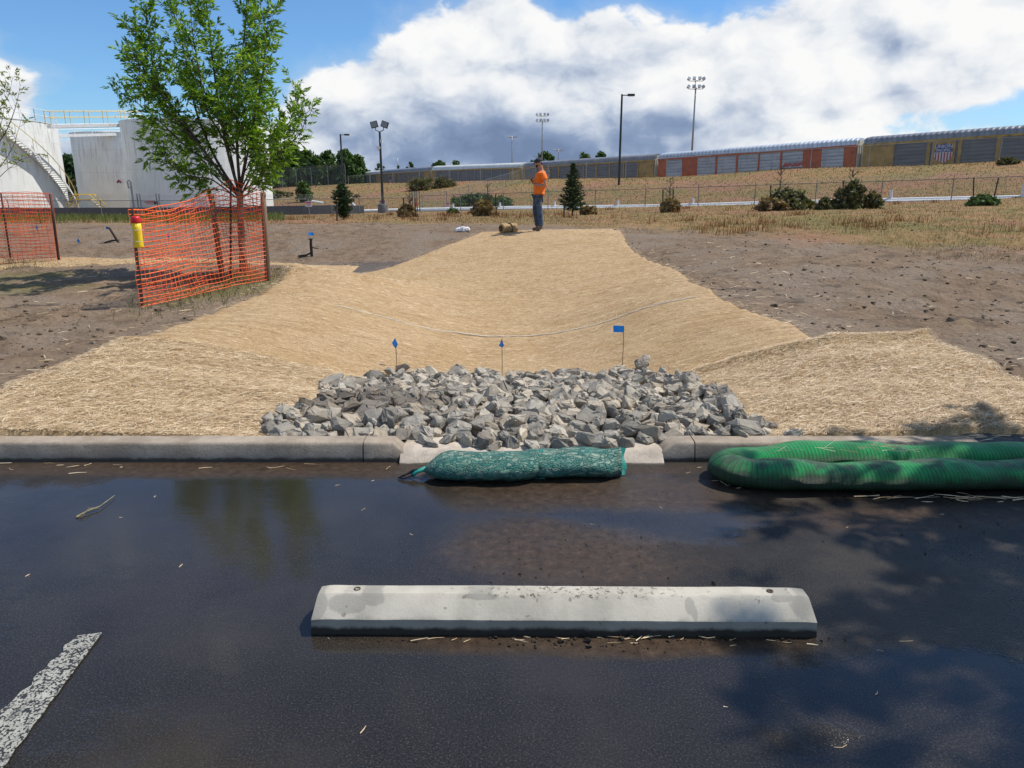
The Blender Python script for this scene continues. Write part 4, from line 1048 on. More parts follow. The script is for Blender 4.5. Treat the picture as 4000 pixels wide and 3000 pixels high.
LIMBS = [([(935, 800), (800, 600), (690, 470), (600, 300), (545, 160), (520, 40)], -.5, .030),
         ([(935, 790), (840, 620), (760, 430), (700, 220), (640, 20), (600, -120)], .5, .030),
         ([(938, 790), (880, 560), (840, 330), (800, 80), (770, -180)], -.2, .034),
         ([(940, 790), (925, 540), (940, 280), (965, 40), (960, -200)], .3, .034),
         ([(935, 790), (960, 640), (1000, 440), (1040, 250), (1060, 60)], -.6, .026),
         ([(940, 790), (1000, 660), (1070, 560), (1140, 470), (1165, 360)], .3, .022),
         ([(940, 780), (1020, 690), (1090, 600), (1180, 520), (1205, 440)], -.3, .020),
         ([(925, 800), (820, 700), (740, 690), (650, 640), (600, 610)], -.5, .018),
         ([(850, 650), (730, 580), (620, 480), (520, 400), (470, 380)], .4, .020),
         ([(790, 590), (680, 430), (560, 300), (470, 210)], -.8, .020),
         ([(780, 560), (640, 420), (540, 330), (500, 180), (480, 120)], .2, .018),
         ([(925, 760), (900, 600), (860, 470), (880, 330), (830, 200)], 1.0, .020),
         ([(935, 760), (960, 560), (900, 400), (960, 250)], -1.1, .020),
         ([(930, 790), (840, 690), (760, 600), (660, 560), (570, 500)], .9, .018),
         ([(940, 770), (1000, 600), (985, 480), (1020, 350), (1050, 200)], .7, .018),
         ([(935, 800), (990, 740), (1030, 690), (1060, 620)], -.7, .012),
         ([(930, 800), (860, 740), (800, 770), (720, 730), (690, 700)], .2, .012),
         ([(880, 560), (800, 420), (760, 280), (730, 120), (720, -20)], -.9, .018),
         ([(930, 540), (1000, 330), (1020, 150), (1030, -40)], .9, .018),
         ([(940, 620), (870, 500), (780, 380), (690, 330), (620, 220)], .8, .016),
         ([(945, 800), (1000, 770), (1040, 740), (1060, 700)], .3, .010),
         ([(940, 700), (1000, 600), (1060, 520), (1040, 440)], -.9, .012)]
LIMBS = [([(940+(u-940)*(.90 if v < 300 else .97), v-(26 if v > 740 else 0)) for u, v in pts], dy, r*.8) for pts, dy, r in LIMBS]
t1 = young_tree(gT, [(952, 1074, 0), (948, 980, 0), (940, 880, 0), (937, 748, 0)], LIMBS, Yt, 'young green ash tree inside the right orange net fence', .060, nleaf=1.3, group='young staked trees')
mb = MB()
mb.tube([rel(tB, gT)+Vector((0, 0, -.28)), rel(atY(925, 800, Yt-.05), gT)], .008, 5); mb.tube([rel(tC, gT)+Vector((0, 0, -.20)), rel(atY(955, 800, Yt-.05), gT)], .008, 5)
mb.build('ties', TPOST, t1)
# bare sparse tree at the left edge: trunk just outside the picture
gS = Vector((h0.x-.62, h0.y-.3, 0)); gS.z = G1(gS.x, gS.y)
s0 = pix(gS); uS, vS = s0
LS = [([(uS+2, 790), (-60, 640), (20, 520), (60, 420), (80, 330)], -.2, .020), ([(uS+2, 820), (-40, 700), (10, 640), (55, 560), (90, 440)], .2, .014),
      ([(uS, 850), (-60, 760), (0, 690), (60, 640), (135, 600)], -.3, .014), ([(uS, 800), (-80, 600), (-20, 450), (30, 380), (50, 300)], .3, .016), ([(uS+2, 760), (-60, 620), (5, 480), (15, 410)], 0, .014)]
young_tree(gS, [(uS, vS, 0), (uS, 950, 0), (uS, 820, 0)], LS, gS.y, 'sparse young tree with a few pale leaves at the left edge', .04, LEAF2, .12, 'young staked trees', ntw=.30)
# unseen tree added outside the view, its crown shaped to shade the bay
gR = Vector((5.55, 3.50, 0)); root = empty('street_tree', gR); mb = MB(); mb.tube([(0, 0, -.1), (0, 0, 1.2), (.03, 0, 2.9)], [.10, .085, .07], 12); mb.build('trunk', BARK, root, True)
lb = MB(); lv = Leaves(); rs = np.random.default_rng(77)
for k in range(34):
    a = k*2.4; el_ = random.uniform(-.1, 1.3); p0 = Vector((.02, 0, random.uniform(2.4, 3.4))); L = random.uniform(1.2, 2.1)*(1.25 if el_ > .7 else .95)
    d = Vector((math.cos(a)*math.cos(el_), math.sin(a)*math.cos(el_), math.sin(el_))); e = p0+d*L+Vector((0, 0, .5)); lb.tube([p0, p0.lerp(e, .5)+Vector((0, 0, -.05)), e], [.03, .02, .006], 5)
    for j in range(30):
        t = random.uniform(.3, 1.05); q0 = p0.lerp(e, t); o2 = Vector((random.gauss(0, 1), random.gauss(0, 1), random.gauss(.1, .7))).normalized(); e2 = q0+(d*.4+o2).normalized()*random.uniform(.15, .55)
        lb.tube([q0, e2], [.005, .002], 3, False)
        for i in range(5): lv.spray(q0.lerp(e2, random.uniform(.2, 1)), (d*.4+o2+Vector((random.gauss(0, .4), random.gauss(0, .4), 0))), .12, 3, .10, .040)
lb.build('limbs', BARKD, root); lv.build('foliage', LEAF, root)
tag(root, 'unseen leafy tree added outside the view to shade the bay', 'tree', 'young staked trees')
# ------------------------------------------------------------------ storage tanks
def tank_mat():
    m, q = newmat('tank_paint'); P = q.obj(); X, Y, Z = q.sep(P)
    ang = q.m('ARCTAN2', Y, X)
    sv = q.comb(q.m('MULTIPLY', ang, 9), q.m('MULTIPLY', Z, .10), 0)
    st = q.noise(sv, 3.5, 6, .7); c = q.mix(q.mapr(q.noise(P, .5, 4), .3, .7), (.70, .71, .68), (.80, .81, .78))
    top = q.mapr(Z, 2, 8, .12, 1)
    c = q.mix(q.m('MULTIPLY', q.mapr(st, .50, .66, 0, .75), top), c, (.34, .30, .22))
    ringl = q.m('FRACT', q.m('DIVIDE', Z, 2.42)); ln = q.mapr(q.m('ABSOLUTE', q.m('SUBTRACT', ringl, .5)), .488, .497, 0, .30)
    c = q.mix(ln, c, (.33, .30, .24)); setp(q, col=c, rough=.45, spec=.4, normal=q.bump(q.m('MULTIPLY', ln, -1.0), .4, .02)); return m
TANK = tank_mat(); WHITE = pbr('white_paint', (.68, .68, .66), (.78, .78, .76), 4, .45); YEL = pbr('yellow_rail_paint', (.55, .40, .12), (.62, .5, .2), 4, .5)
GREYM = pbr('galvanised_steel', (.26, .27, .28), (.38, .39, .40), 10, .45, metal=.5); DARK = pbr('dark_bronze_pole', (.022, .02, .018), (.04, .036, .03), 8, .45)
def tank(cx, cy, R_, ztop, label, zb=-1.6, rail=True, rail_arc=(0, 360)):
    root = empty('storage_tank', (cx, cy, zb)); h = ztop-zb; mb = MB()
    mb.lathe([(R_, 0), (R_, h-.06), (R_+.05, h-.05), (R_+.05, h), (R_-.1, h+.01), (R_*.5, h+.28), (0, h+.40)], 96); sharpen(mb.build('shell', TANK, root), 25)
    if rail:
        mb = MB(); a0, a1 = R(rail_arc[0]), R(rail_arc[1]); n = int(R_*(a1-a0)/1.9)
        for zz in (.55, 1.07): mb.tube([((R_-.05)*math.cos(a0+(a1-a0)*k/90), (R_-.05)*math.sin(a0+(a1-a0)*k/90), h+zz) for k in range(91)], .028, 5)
        for k in range(n+1):
            a = a0+(a1-a0)*k/n; mb.tube([((R_-.05)*math.cos(a), (R_-.05)*math.sin(a), h), ((R_-.05)*math.cos(a), (R_-.05)*math.sin(a), h+1.08)], .028, 5)
        mb.build('railing', WHITE, root)
    tag(root, label, 'tank', 'white storage tanks'); return root, h
c1x = -42.9-12.5; T1, h1_ = tank(c1x, 71, 12.2, 7.45, 'large white tank with a zigzag stair up its side, nearest the left edge')
T2, h2_ = tank(atY(500, 700, 92).x+.2, 92, 5.6, atY(330, 527, 92).z, 'small white tank with a diamond placard between the two large tanks', rail=False)
pl, pr_ = atY(495, 650, 76).x, atY(1036, 650, 76).x; r3 = (pr_-pl)/2*.985
T3, h3_ = tank((pl+pr_)/2, 77, r3, atY(490, 482, 76).z, 'wide white tank behind the leafy tree', rail_arc=(160, 380))
# stair winding up the first tank
st_root = empty('stair', (0, 0, 0)); st_root.parent = T1
def cyl(a, r, z): return Vector((r*math.cos(a), r*math.sin(a), z))
a_bot, a_top = R(27), R(-27); zb_ = .9; zt_ = h1_; n = 44; tr = MB(); sg = MB(); rl = MB()
Rr = 12.2
for k in range(n):
    t = (k+.5)/n; a = a_bot+(a_top-a_bot)*t; z = zb_+(zt_-zb_)*t; c_ = cyl(a, Rr+.42, z); tr.box(c_, (.78, .30, .05), Matrix.Rotation(a, 3, 'Z'))
for rr_ in (Rr+.06, Rr+.82):
    pts = [cyl(a_bot+(a_top-a_bot)*k/30, rr_, zb_+(zt_-zb_)*k/30-.06) for k in range(31)]
    ring = [[p+Vector((0, 0, .13)), p+Vector((0, 0, -.13)), p*1+Vector((.03*math.cos(a_bot), .03, -.13)), p+Vector((.03, .03, .13))] for p in pts]; sg.loft(ring)
for zz in (1.05,): rl.tube([cyl(a_bot+(a_top-a_bot)*k/30, Rr+.84, zb_+(zt_-zb_)*k/30+zz) for k in range(31)], .035, 5)
for k in range(0, 31, 4): a = a_bot+(a_top-a_bot)*k/30; z = zb_+(zt_-zb_)*k/30; rl.tube([cyl(a, Rr+.84, z), cyl(a, Rr+.84, z+1.05)], .025, 5)
for k in range(3, 30, 6):
    a = a_bot+(a_top-a_bot)*k/30; z = zb_+(zt_-zb_)*k/30; sg.tube([cyl(a, Rr+.85, z-.12), cyl(a, Rr+.02, z-1.15)], .04, 5); sg.tube([cyl(a, Rr+.85, z-.12), cyl(a, Rr, z-.12)], .04, 5)
tr.build('treads', WHITE, st_root); sg.build('stringers', WHITE, st_root); rl.build('handrail', YEL, st_root)
# catwalk between the tanks
root = empty('catwalk', (0, 0, 0)); a = atY(232, 478, 70); b = atY(500, 470, 76); lo_a, lo_b = Vector((a.x-1, 70, atY(240, 494, 70).z)), Vector((b.x+1.0, 76.5, atY(490, 486, 76).z)); mb = MB()
mb.bar(lo_a, lo_b, .9, .30); mb.build('deck', WHITE, root); mb = MB()
for off in (-.42, .42):
    for zz in (.6, 1.12):
        mb.tube([lo_a+Vector((0, off, zz+.15)), lo_b+Vector((0, off, zz+.15))], .03, 5)
    for k in range(6): p = lo_a.lerp(lo_b, k/5)+Vector((0, off, .1)); mb.tube([p, p+Vector((0, 0, 1.2))], .03, 5)
mb.build('handrail', YEL, root)
tag(root, 'white railed catwalk joining the tops of the two nearer large tanks', 'catwalk', 'catwalks over the tanks')
root = empty('catwalk', (0, 0, 0)); lo_a, lo_b = Vector((atY(235, 530, 84).x, 80, atY(245, 533, 80).z)), Vector((atY(490, 515, 88).x, 88, atY(480, 524, 88).z)); mb = MB()
mb.bar(lo_a, lo_b, .8, .28); mb.build('deck', WHITE, root); mb = MB()
for zz in (.65, 1.15): mb.tube([lo_a+Vector((0, 0, zz)), lo_b+Vector((0, 0, zz))], .03, 5)
for k in range(6): p = lo_a.lerp(lo_b, k/5); mb.tube([p, p+Vector((0, 0, 1.2))], .03, 5)
mb.build('handrail', WHITE, root); tag(root, 'lower white catwalk seen just above the small tank', 'catwalk', 'catwalks over the tanks')
# placard on the small tank: four coloured quarters on a diamond
p = atY(465, 711, 88); cx_, cy_ = T2.location.x, T2.location.y; dv = Vector((p.x-cx_, 0, 0)); yy = cy_-math.sqrt(max(5.66**2-dv.x**2, .1)); pz = atY(465, 711, yy)
root = empty('hazard_placard', (pz.x, yy-.03, pz.z)); s = .30
for nm_, (dx, dz), c_ in (('white_quarter', (0, -1), (.7, .7, .7)), ('red_quarter', (0, 1), (.55, .03, .03)), ('dark_quarter', (-1, 0), (.03, .04, .08)), ('grey_quarter', (1, 0), (.08, .08, .08))):
    mb = MB(); mb.box((dx*s*.5, 0, dz*s*.5), (s*.68, .02, s*.68), Matrix.Rotation(R(45), 3, 'Y')); mb.build(nm_, pbr(nm_, c_), root)
tag(root, 'small diamond placard on the side of the small tank', 'placard')
# pipe riser at the seam between the tanks
p = atY(520, 790, 69.2); root = empty('vent_pipe', p); mb = MB(); hgt = atY(505, 712, 69.2).z-p.z; mb.tube([(0, 0, -1.2), (0, 0, hgt)], .09, 8); mb.build('riser', GREYM, root)
mb = MB(); mb.tube([(0, 0, hgt-.5), (-.25, 0, hgt-.45), (-.30, 0, hgt+.05), (-.1, 0, hgt+.2), (.0, 0, hgt)], .06, 7); mb.build('gooseneck', GREYM, root, True)
tag(root, 'grey vent pipe with a bent top in front of the wide tank', 'pipe')
# little crossover stair
p = atY(337, 808, 66); root = empty('crossover_steps', (p.x, 66, p.z)); mb = MB(); w_ = 1.55
prof = [(-w_, -.3), (-.65, .62), (.65, .62), (w_, -.3)]
for off in (-.4, .4):
    for dz in (0, .42): mb.tube([(x, off, z+dz) for x, z in prof], .045, 5)
mb.build('handrail', pbr('safety_yellow', (.70, .45, .03), None, rough=.5), root); mb = MB()
for k in range(4):
    for sg_ in (-1, 1): mb.box((sg_*(w_-.25-.22*k), 0, -.2+.2*k), (.24, .8, .04))
mb.box((0, 0, .58), (1.3, .8, .04)); mb.build('treads', WHITE, root); tag(root, 'small crossover stair with yellow handrails at the foot of the tanks', 'stair')

# ------------------------------------------------------------------ dark containment wall
def ribbon_wall(name, pts, th, h, mat, label, cat):
    root_p = pts[0]; V, Fq = [], []
    for i, (p, zt) in enumerate(pts):
        d = (Vector(pts[min(i+1, len(pts)-1)][0]) - Vector(pts[max(i-1, 0)][0])); d.z = 0; d.normalize(); nn = Vector((d.y, -d.x, 0))*th/2
        V += [Vector((p[0], p[1], zt-h))-nn, Vector((p[0], p[1], zt))-nn, Vector((p[0], p[1], zt))+nn, Vector((p[0], p[1], zt-h))+nn]
    for i in range(len(pts)-1):
        for k in range(4): Fq.append((i*4+k, i*4+(k+1) % 4, (i+1)*4+(k+1) % 4, (i+1)*4+k))
    Fq += [(3, 2, 1, 0), tuple((len(pts)-1)*4+k for k in range(4))]
    return tag(link_mesh(name, V, Fq, mat), label, cat)
m, q = newmat('dark_block_wall'); P = q.obj(); br = q.n('ShaderNodeTexBrick'); q.put(br.inputs['Vector'], q.comb(q.sep(P)[0], q.sep(P)[2], 0)); br.inputs['Scale'].default_value = 2.4
br.inputs['Color1'].default_value = (.060, .058, .062, 1); br.inputs['Color2'].default_value = (.095, .092, .095, 1); br.inputs['Mortar'].default_value = (.035, .034, .036, 1); br.inputs['Mortar Size'].default_value = .02
setp(q, col=q.mix(q.mapr(q.noise(P, 1.2, 6, .7), .3, .7, 0, .5), br.outputs[0], (.12, .115, .115)), rough=.9); WALL = m
wp = []
for (u, vt, Y_) in [(-900, 808, 61), (-300, 808, 62), (0, 811, 63), (600, 811, 64), (1000, 806, 65), (1180, 803, 66), (1290, 801, 67), (1418, 803, 69)]:
    p = atY(u, vt, Y_); wp.append(((p.x, Y_, 0), p.z))
ribbon_wall('retaining_wall', wp, .35, 2.6, WALL, 'long low dark block wall in front of the white tanks', 'wall')

# ------------------------------------------------------------------ chain link fences
def chain_mat():
    m, q = newmat('chain_link_wire'); P = q.obj(); X, Y, Z = q.sep(P)
    s = q.m('ADD', X, q.m('MULTIPLY', Y, .6)); a = q.m('ABSOLUTE', q.m('SINE', q.m('MULTIPLY', q.m('ADD', s, Z), 31))); b = q.m('ABSOLUTE', q.m('SINE', q.m('MULTIPLY', q.m('SUBTRACT', s, Z), 31)))
    al = q.mapr(q.m('MINIMUM', a, b), .20, .10, 0, 1, False)
    setp(q, col=(.20, .205, .21), rough=.5, metal=.3, alpha=al); return m
CHAIN = chain_mat(); FPOST = pbr('fence_post_steel', (.15, .155, .16), (.24, .245, .25), 6, .5, metal=.3)
def chain_fence(name, pts, hgt, label, spacing, arm=1, group=None, pr=.035, rail_r=.028, arm_dir=-1, ground_fn=G1, light=None):
    """pts: ground poly-line. > post, post ..., top_rail, wire_mesh, barbed_wire"""
    seg = [0]
    for a, b in zip(pts, pts[1:]): seg.append(seg[-1] + math.hypot(b[0]-a[0], b[1]-a[1]))
    n = max(1, round(seg[-1]/spacing)); Pp = []
    for k in range(n+1):
        s = seg[-1]*k/n
        for j in range(len(pts)-1):
            if s <= seg[j+1]+1e-6: f = (s-seg[j])/(seg[j+1]-seg[j]); a, b = pts[j], pts[j+1]; break
        x, y = a[0]+(b[0]-a[0])*f, a[1]+(b[1]-a[1])*f; Pp.append(Vector((x, y, a[2]+(b[2]-a[2])*f if len(a) > 2 else ground_fn(x, y))))
    mt = light or FPOST; o0 = Pp[0].copy(); root = empty(name, o0)
    for k, p in enumerate(Pp):
        mb = MB(); mb.tube([p-o0+Vector((0, 0, -.3)), p-o0+Vector((0, 0, hgt+.04))], pr, 6)
        if arm: mb.tube([p-o0+Vector((0, 0, hgt)), p-o0+Vector((arm_dir*.10*(1 if k % 2 else 1), -.20, hgt+.34))], pr*.6, 5)
        mb.build('post', mt, root)
    mb = MB(); mb.tube([p-o0+Vector((0, 0, hgt)) for p in Pp], rail_r, 6, True); mb.build('top_rail', mt, root)
    V = []; 
    for p in Pp: V += [p-o0+Vector((0, .03, .02)), p-o0+Vector((0, .03, hgt))]
    link_mesh('wire_mesh', V, [(2*k, 2*k+2, 2*k+3, 2*k+1) for k in range(len(Pp)-1)], CHAIN, root)
    if arm:
        mb = MB()
        for f in (.35, .65, 1.0): mb.tube([p-o0+Vector((arm_dir*.10*f, -.20*f, hgt+.34*f)) for p in Pp], .008, 3)
        mb.build('barbed_wire', mt, root)
    tag(root, label, 'fence', group); return root
def gline(tab): return [(onG(u, v, 40).x, onG(u, v, 40).y) for u, v in tab]
def pline(tab): return [(atY(u, 800, Y_).x, Y_) for u, Y_ in tab]
CG = 'chain link fences across the background'
chain_fence('chain_link_fence', pline([(-700, 58), (0, 58.5), (650, 59), (750, 59)]), 1.25, 'chain link fence in front of the dark wall and white tanks', 6.2, 1, CG)
chain_fence('chain_link_fence', pline([(757, 59), (1080, 60), (1380, 64), (1610, 64.5)]), 1.25, 'chain link fence carrying the white warning boards behind the conifer', 4.6, 1, CG)
chain_fence('chain_link_fence', pline([(1640, 73.5), (2000, 69.5), (2570, 63.5), (3200, 57.5), (3700, 53.5), (4000, 51.5), (4700, 46)]), 1.5, 'long chain link fence running in front of the white pipe', 4.6, 1, CG)
# gate posts among them
for (u0, u1, Y_, lab) in [(541, 627, 58.6, 'chain link gate between tall posts in front of the wide tank'), (1612, 1640, 64.2, 'narrow chain link gate beside the lamp pole')]:
    a, b = atY(u0, 800, Y_), atY(u1, 800, Y_); root = empty('gate', (a.x, Y_, G1(a.x, Y_))); w_ = b.x-a.x
    for x in (0, .22, w_-.22, w_):
        mb = MB(); mb.tube([(x, -.06, -.3), (x, -.06, 1.75)], .05, 7); mb.build('post', FPOST, root)
    mb = MB()
    for z in (.1, 1.15): mb.tube([(.2, -.06, z), (w_-.2, -.06, z)], .03, 5)
    mb.build('gate_frame', FPOST, root); tag(root, lab, 'gate', 'gates in the chain link fences')
# fence on the crest before the train, posts pale against the wagons
LITE = pbr('bright_galvanised_steel', (.27, .27, .26), (.36, .36, .34), 5, .5, metal=.2)
def crest_pt(u, dy=0):
    a = (u-2000)/F/(CP-((700-1500)/F)*SP); Y_ = float(np.interp(a, Ca, Cy))+dy; return (a*Y_, Y_, G1(a*Y_, Y_))
cr = [crest_pt(u, -.5) for u in (1360, 1570, 1791, 2060, 2400, 2838, 3068, 3600, 4000, 4500)]
# the top rail follows this line of the picture
def hcr(u): return float(np.interp(u, [1360, 1570, 2060, 2300, 3068, 4000], [688, 672, 650, 627, 588, 530]))
pp = []
for u in np.linspace(1360, 4500, 30):
    c_ = crest_pt(u, -.5); top = atY(float(u), hcr(u), c_[1]); pp.append(((c_[0], c_[1], c_[2]), top.z-c_[2]))
hm = float(np.mean([p[1] for p in pp])); print('crest fence mean height', hm, [round(p[1], 2) for p in pp][::6])
pts3 = [(p[0][0], p[0][1], p[0][2]+(p[1]-2.1)) for p in pp]
chain_fence('chain_link_fence', pts3, 2.1, 'chain link fence with pale posts along the top of the bank before the wagons', 5.6, 0, CG, .045, .035, light=LITE)
chain_fence('chain_link_fence', [crest_pt(u, -3) for u in (960, 1060, 1200, 1350)], 3.0, 'tall dark chain link fence on the bank left of the wagons', 5.0, 1, CG, .05)
# fence coming down the bank behind the man
a = Vector(crest_pt(2095, -1)); b_ = onG(1650, 824, 60); pts = []
for k in range(9):
    t = k/8; x = a.x+(b_.x-a.x)*t; y = a.y+(b_.y-a.y)*t; pts.append((x, y))
chain_fence('chain_link_fence', pts, 1.6, 'chain link fence climbing the grassy bank behind the man', 5.5, 0, CG, .030, .016)

# ------------------------------------------------------------------ signs on the fence
SRED = pbr('sign_red', (.55, .05, .07), None, rough=.5); SWH = pbr('sign_white', (.66, .62, .60), None, rough=.5); SBK = pbr('sign_black', (.02, .02, .02), None, rough=.5)
def sign(u, v, w, h, Y_, label, style='white', name='warning_sign'):
    p = atY(u, v, Y_); root = empty(name, (p.x, Y_-.08, p.z)); mb = MB(); mb.box((0, 0, 0), (w, .03, h)); mb.build('board', SWH if style in ('white', 'pink') else (SRED if style == 'red' else SBK), root)
    mb = MB()
    if style in ('white', 'pink'):
        mb.box((0, -.018, h*.28), (w*.86, .008, h*.22)); mb.build('heading', SRED, root); mb = MB()
        for k in range(3): mb.box((0, -.018, h*(.05-.16*k)), (w*(.74-.1*k), .008, h*.06))
        mb.build('lettering', SRED if style == 'pink' else SBK, root)
    elif style == 'red':
        for k in range(3): mb.box((-w*.12, -.018, h*(.26-.26*k)), (w*.5, .008, h*.12))
        mb.build('lettering', SWH, root)
    else:
        mb.box((w*.1, -.018, 0), (w*.6, .008, h*.3)); mb.build('lettering', SRED, root)
    tag(root, label, 'sign', 'small boards fixed to the fence'); return root
sign(588, 792, .95, .42, 58.9, 'wide pale board with red lines on the gate before the tanks', 'pink'); sign(612, 792, .33, .25, 58.7, 'tiny black board with red marks beside the wide pale board', 'black')
sign(1206, 797, .52, .42, 60.6, 'white and red board on the fence left of the conifer', 'pink'); sign(1748, 799, .33, .40, 63.3, 'white and red board on the fence near the round bush', 'pink')
sign(1625, 797, .28, .36, 64.0, 'upright red board on the narrow gate', 'red'); sign(1494, 793, .60, .55, 72, 'plain pale panel behind the floodlight pole', 'white', 'panel')

# ------------------------------------------------------------------ white pipe
PVC = pbr('white_pipe', (.74, .74, .73), (.82, .82, .81), 3, .4)
root = empty('white_pipe', (0, 0, 0)); pts = []
for (u, v) in [(1378, 826), (1430, 824), (1490, 822), (1640, 818), (2000, 811), (2570, 805), (3200, 787), (3700, 776), (4000, 770), (4300, 763), (4700, 750)]:
    a_ = (u-2000)/F/(CP-((v-1500)/F)*SP); Y_ = float(np.interp(a_, Ta, Ty))+1.2; 
    Y_ = float(np.interp(u, [1378, 1640, 2000, 2570, 3200, 3700, 4000, 4700], [73, 73.8, 70.6, 64.8, 58.9, 55, 53, 48])); pts.append(atY(u, v, Y_))
mb = MB(); mb.tube(pts, .15, 10); mb.build('main', PVC, root, True)
mb = MB(); mb.tube([p+Vector((0, -.32, -.12)) for p in pts[3:]], .11, 9); mb.build('second_line', PVC, root, True)
mb = MB(); c = [atY(1378, 826, 69), atY(1345, 812, 68.5), atY(1330, 786, 68), atY(1290, 783, 67.5), atY(1225, 790, 67), atY(1212, 786, 67)]
bp = [atY(1412, 826, 69), atY(1385, 806, 68.6), atY(1366, 785, 68.3), atY(1345, 782, 68)]; mb.tube(bp, .14, 9); mb.build('elbow', PVC, root, True)
mb = MB(); mb.tube([atY(1218, 786, 66), atY(1262, 793, 66)], .10, 8); mb.build('spur', PVC, root)
for (u, vt) in [(1770, 797), (1953, 793), (2167, 787), (2414, 782), (2707, 774), (3482, 742), (3998, 724)]:
    k = float(np.interp(u, [1378, 1640, 2000, 2570, 3200, 3700, 4000], [73, 73.8, 70.6, 64.8, 58.9, 55, 53])); vb = float(np.interp(u, [1640, 2000, 2570, 3200, 4000], [818, 811, 805, 787, 770]))
    mb = MB(); mb.tube([atY(u, vb, k), atY(u, vt, k)], .10, 8); mb.tube([atY(u, vt, k), atY(u, vt, k)+Vector((0, 0, .04))], .12, 8); mb.build('standpipe', PVC, root)
tag(root, 'long white pipe with upright stubs running along behind the fence', 'pipe')

# ------------------------------------------------------------------ railcars
def slat_mat(name, c1, c2, sc_=2.6, dirt=(.10, .09, .085)):
    m, q = newmat(name); P = q.obj(); X, Y, Z = q.sep(P); w_ = q.m('ABSOLUTE', q.m('SINE', q.m('MULTIPLY', Z, math.pi*sc_)))
    c = q.mix(q.mapr(q.noise(q.scale(P, .5, 1, 3), .9, 5, .6), .35, .65), c1, c2); c = q.mix(q.mapr(w_, .30, .08, 0, .6), c, (.05, .05, .055))
    c = q.mix(q.mapr(q.noise(q.scale(P, 1.5, 1, .3), 1.3, 5, .7), .48, .72, 0, .5), c, dirt); setp(q, col=c, rough=.55, metal=.15, normal=q.bump(w_, .5, .05)); return m
def roof_mat(name, c1, c2, amp=.0):
    m, q = newmat(name); P = q.obj(); X = q.sep(P)[0]; w_ = q.m('SINE', q.m('MULTIPLY', X, 2*math.pi/.55))
    c = q.mix(q.mapr(q.noise(P, .8, 5), .35, .65), c1, c2); c = q.mix(q.mapr(w_, .4, 1, 0, amp), c, q.mix(1.0, c, (.55, .55, .57), 'MULTIPLY')); setp(q, col=c, rough=.42, metal=.25, normal=q.bump(w_, .6, .05)); return m
PAN = slat_mat('wagon_panel_weathered', (.135, .140, .150), (.185, .185, .190)); PANL = slat_mat('wagon_panel_pale', (.36, .39, .43), (.50, .53, .56), 2.6, (.24, .24, .25))
RW = roof_mat('roof_white', (.62, .62, .57), (.72, .72, .67)); RG_ = roof_mat('roof_grey', (.20, .205, .215), (.28, .285, .295), .5); RB = roof_mat('roof_bright', (.50, .54, .58), (.62, .66, .70), .6)
YBR = pbr('wagon_yellow_paint', (.34, .21, .055), (.46, .30, .085), 1.3, .6, c3=(.20, .13, .06)); ORG = pbr('wagon_oxide_paint', (.40, .085, .025), (.52, .12, .03), 1.2, .6, c3=(.28, .06, .025)); CRM = pbr('wagon_cream_end', (.55, .52, .42), (.66, .62, .52), 1, .6)
BLK = pbr('running_gear', (.02, .018, .016), (.05, .04, .03), 5, .8)
def text_mesh(txt, size, mat, parent, loc, name='lettering', ext=.01, shear=0, sx=1.0, bold=0):
    cu = bpy.data.curves.new(name, 'FONT'); cu.body = txt; cu.size = size; cu.extrude = ext; cu.align_x = 'CENTER'; cu.align_y = 'CENTER'; cu.shear = shear; cu.offset = bold; cu.resolution_u = 3
    t = bpy.data.objects.new('tmp', cu); col.objects.link(t); dg = bpy.context.evaluated_depsgraph_get(); me = bpy.data.meshes.new_from_object(t.evaluated_get(dg)); bpy.data.objects.remove(t)
    me.materials.clear(); me.materials.append(mat); me.name = name
    o = bpy.data.objects.new(name, me); col.objects.link(o); o.parent = parent; o.location = loc; o.rotation_euler = (R(90), 0, 0); o.scale = (sx, 1, 1); return o
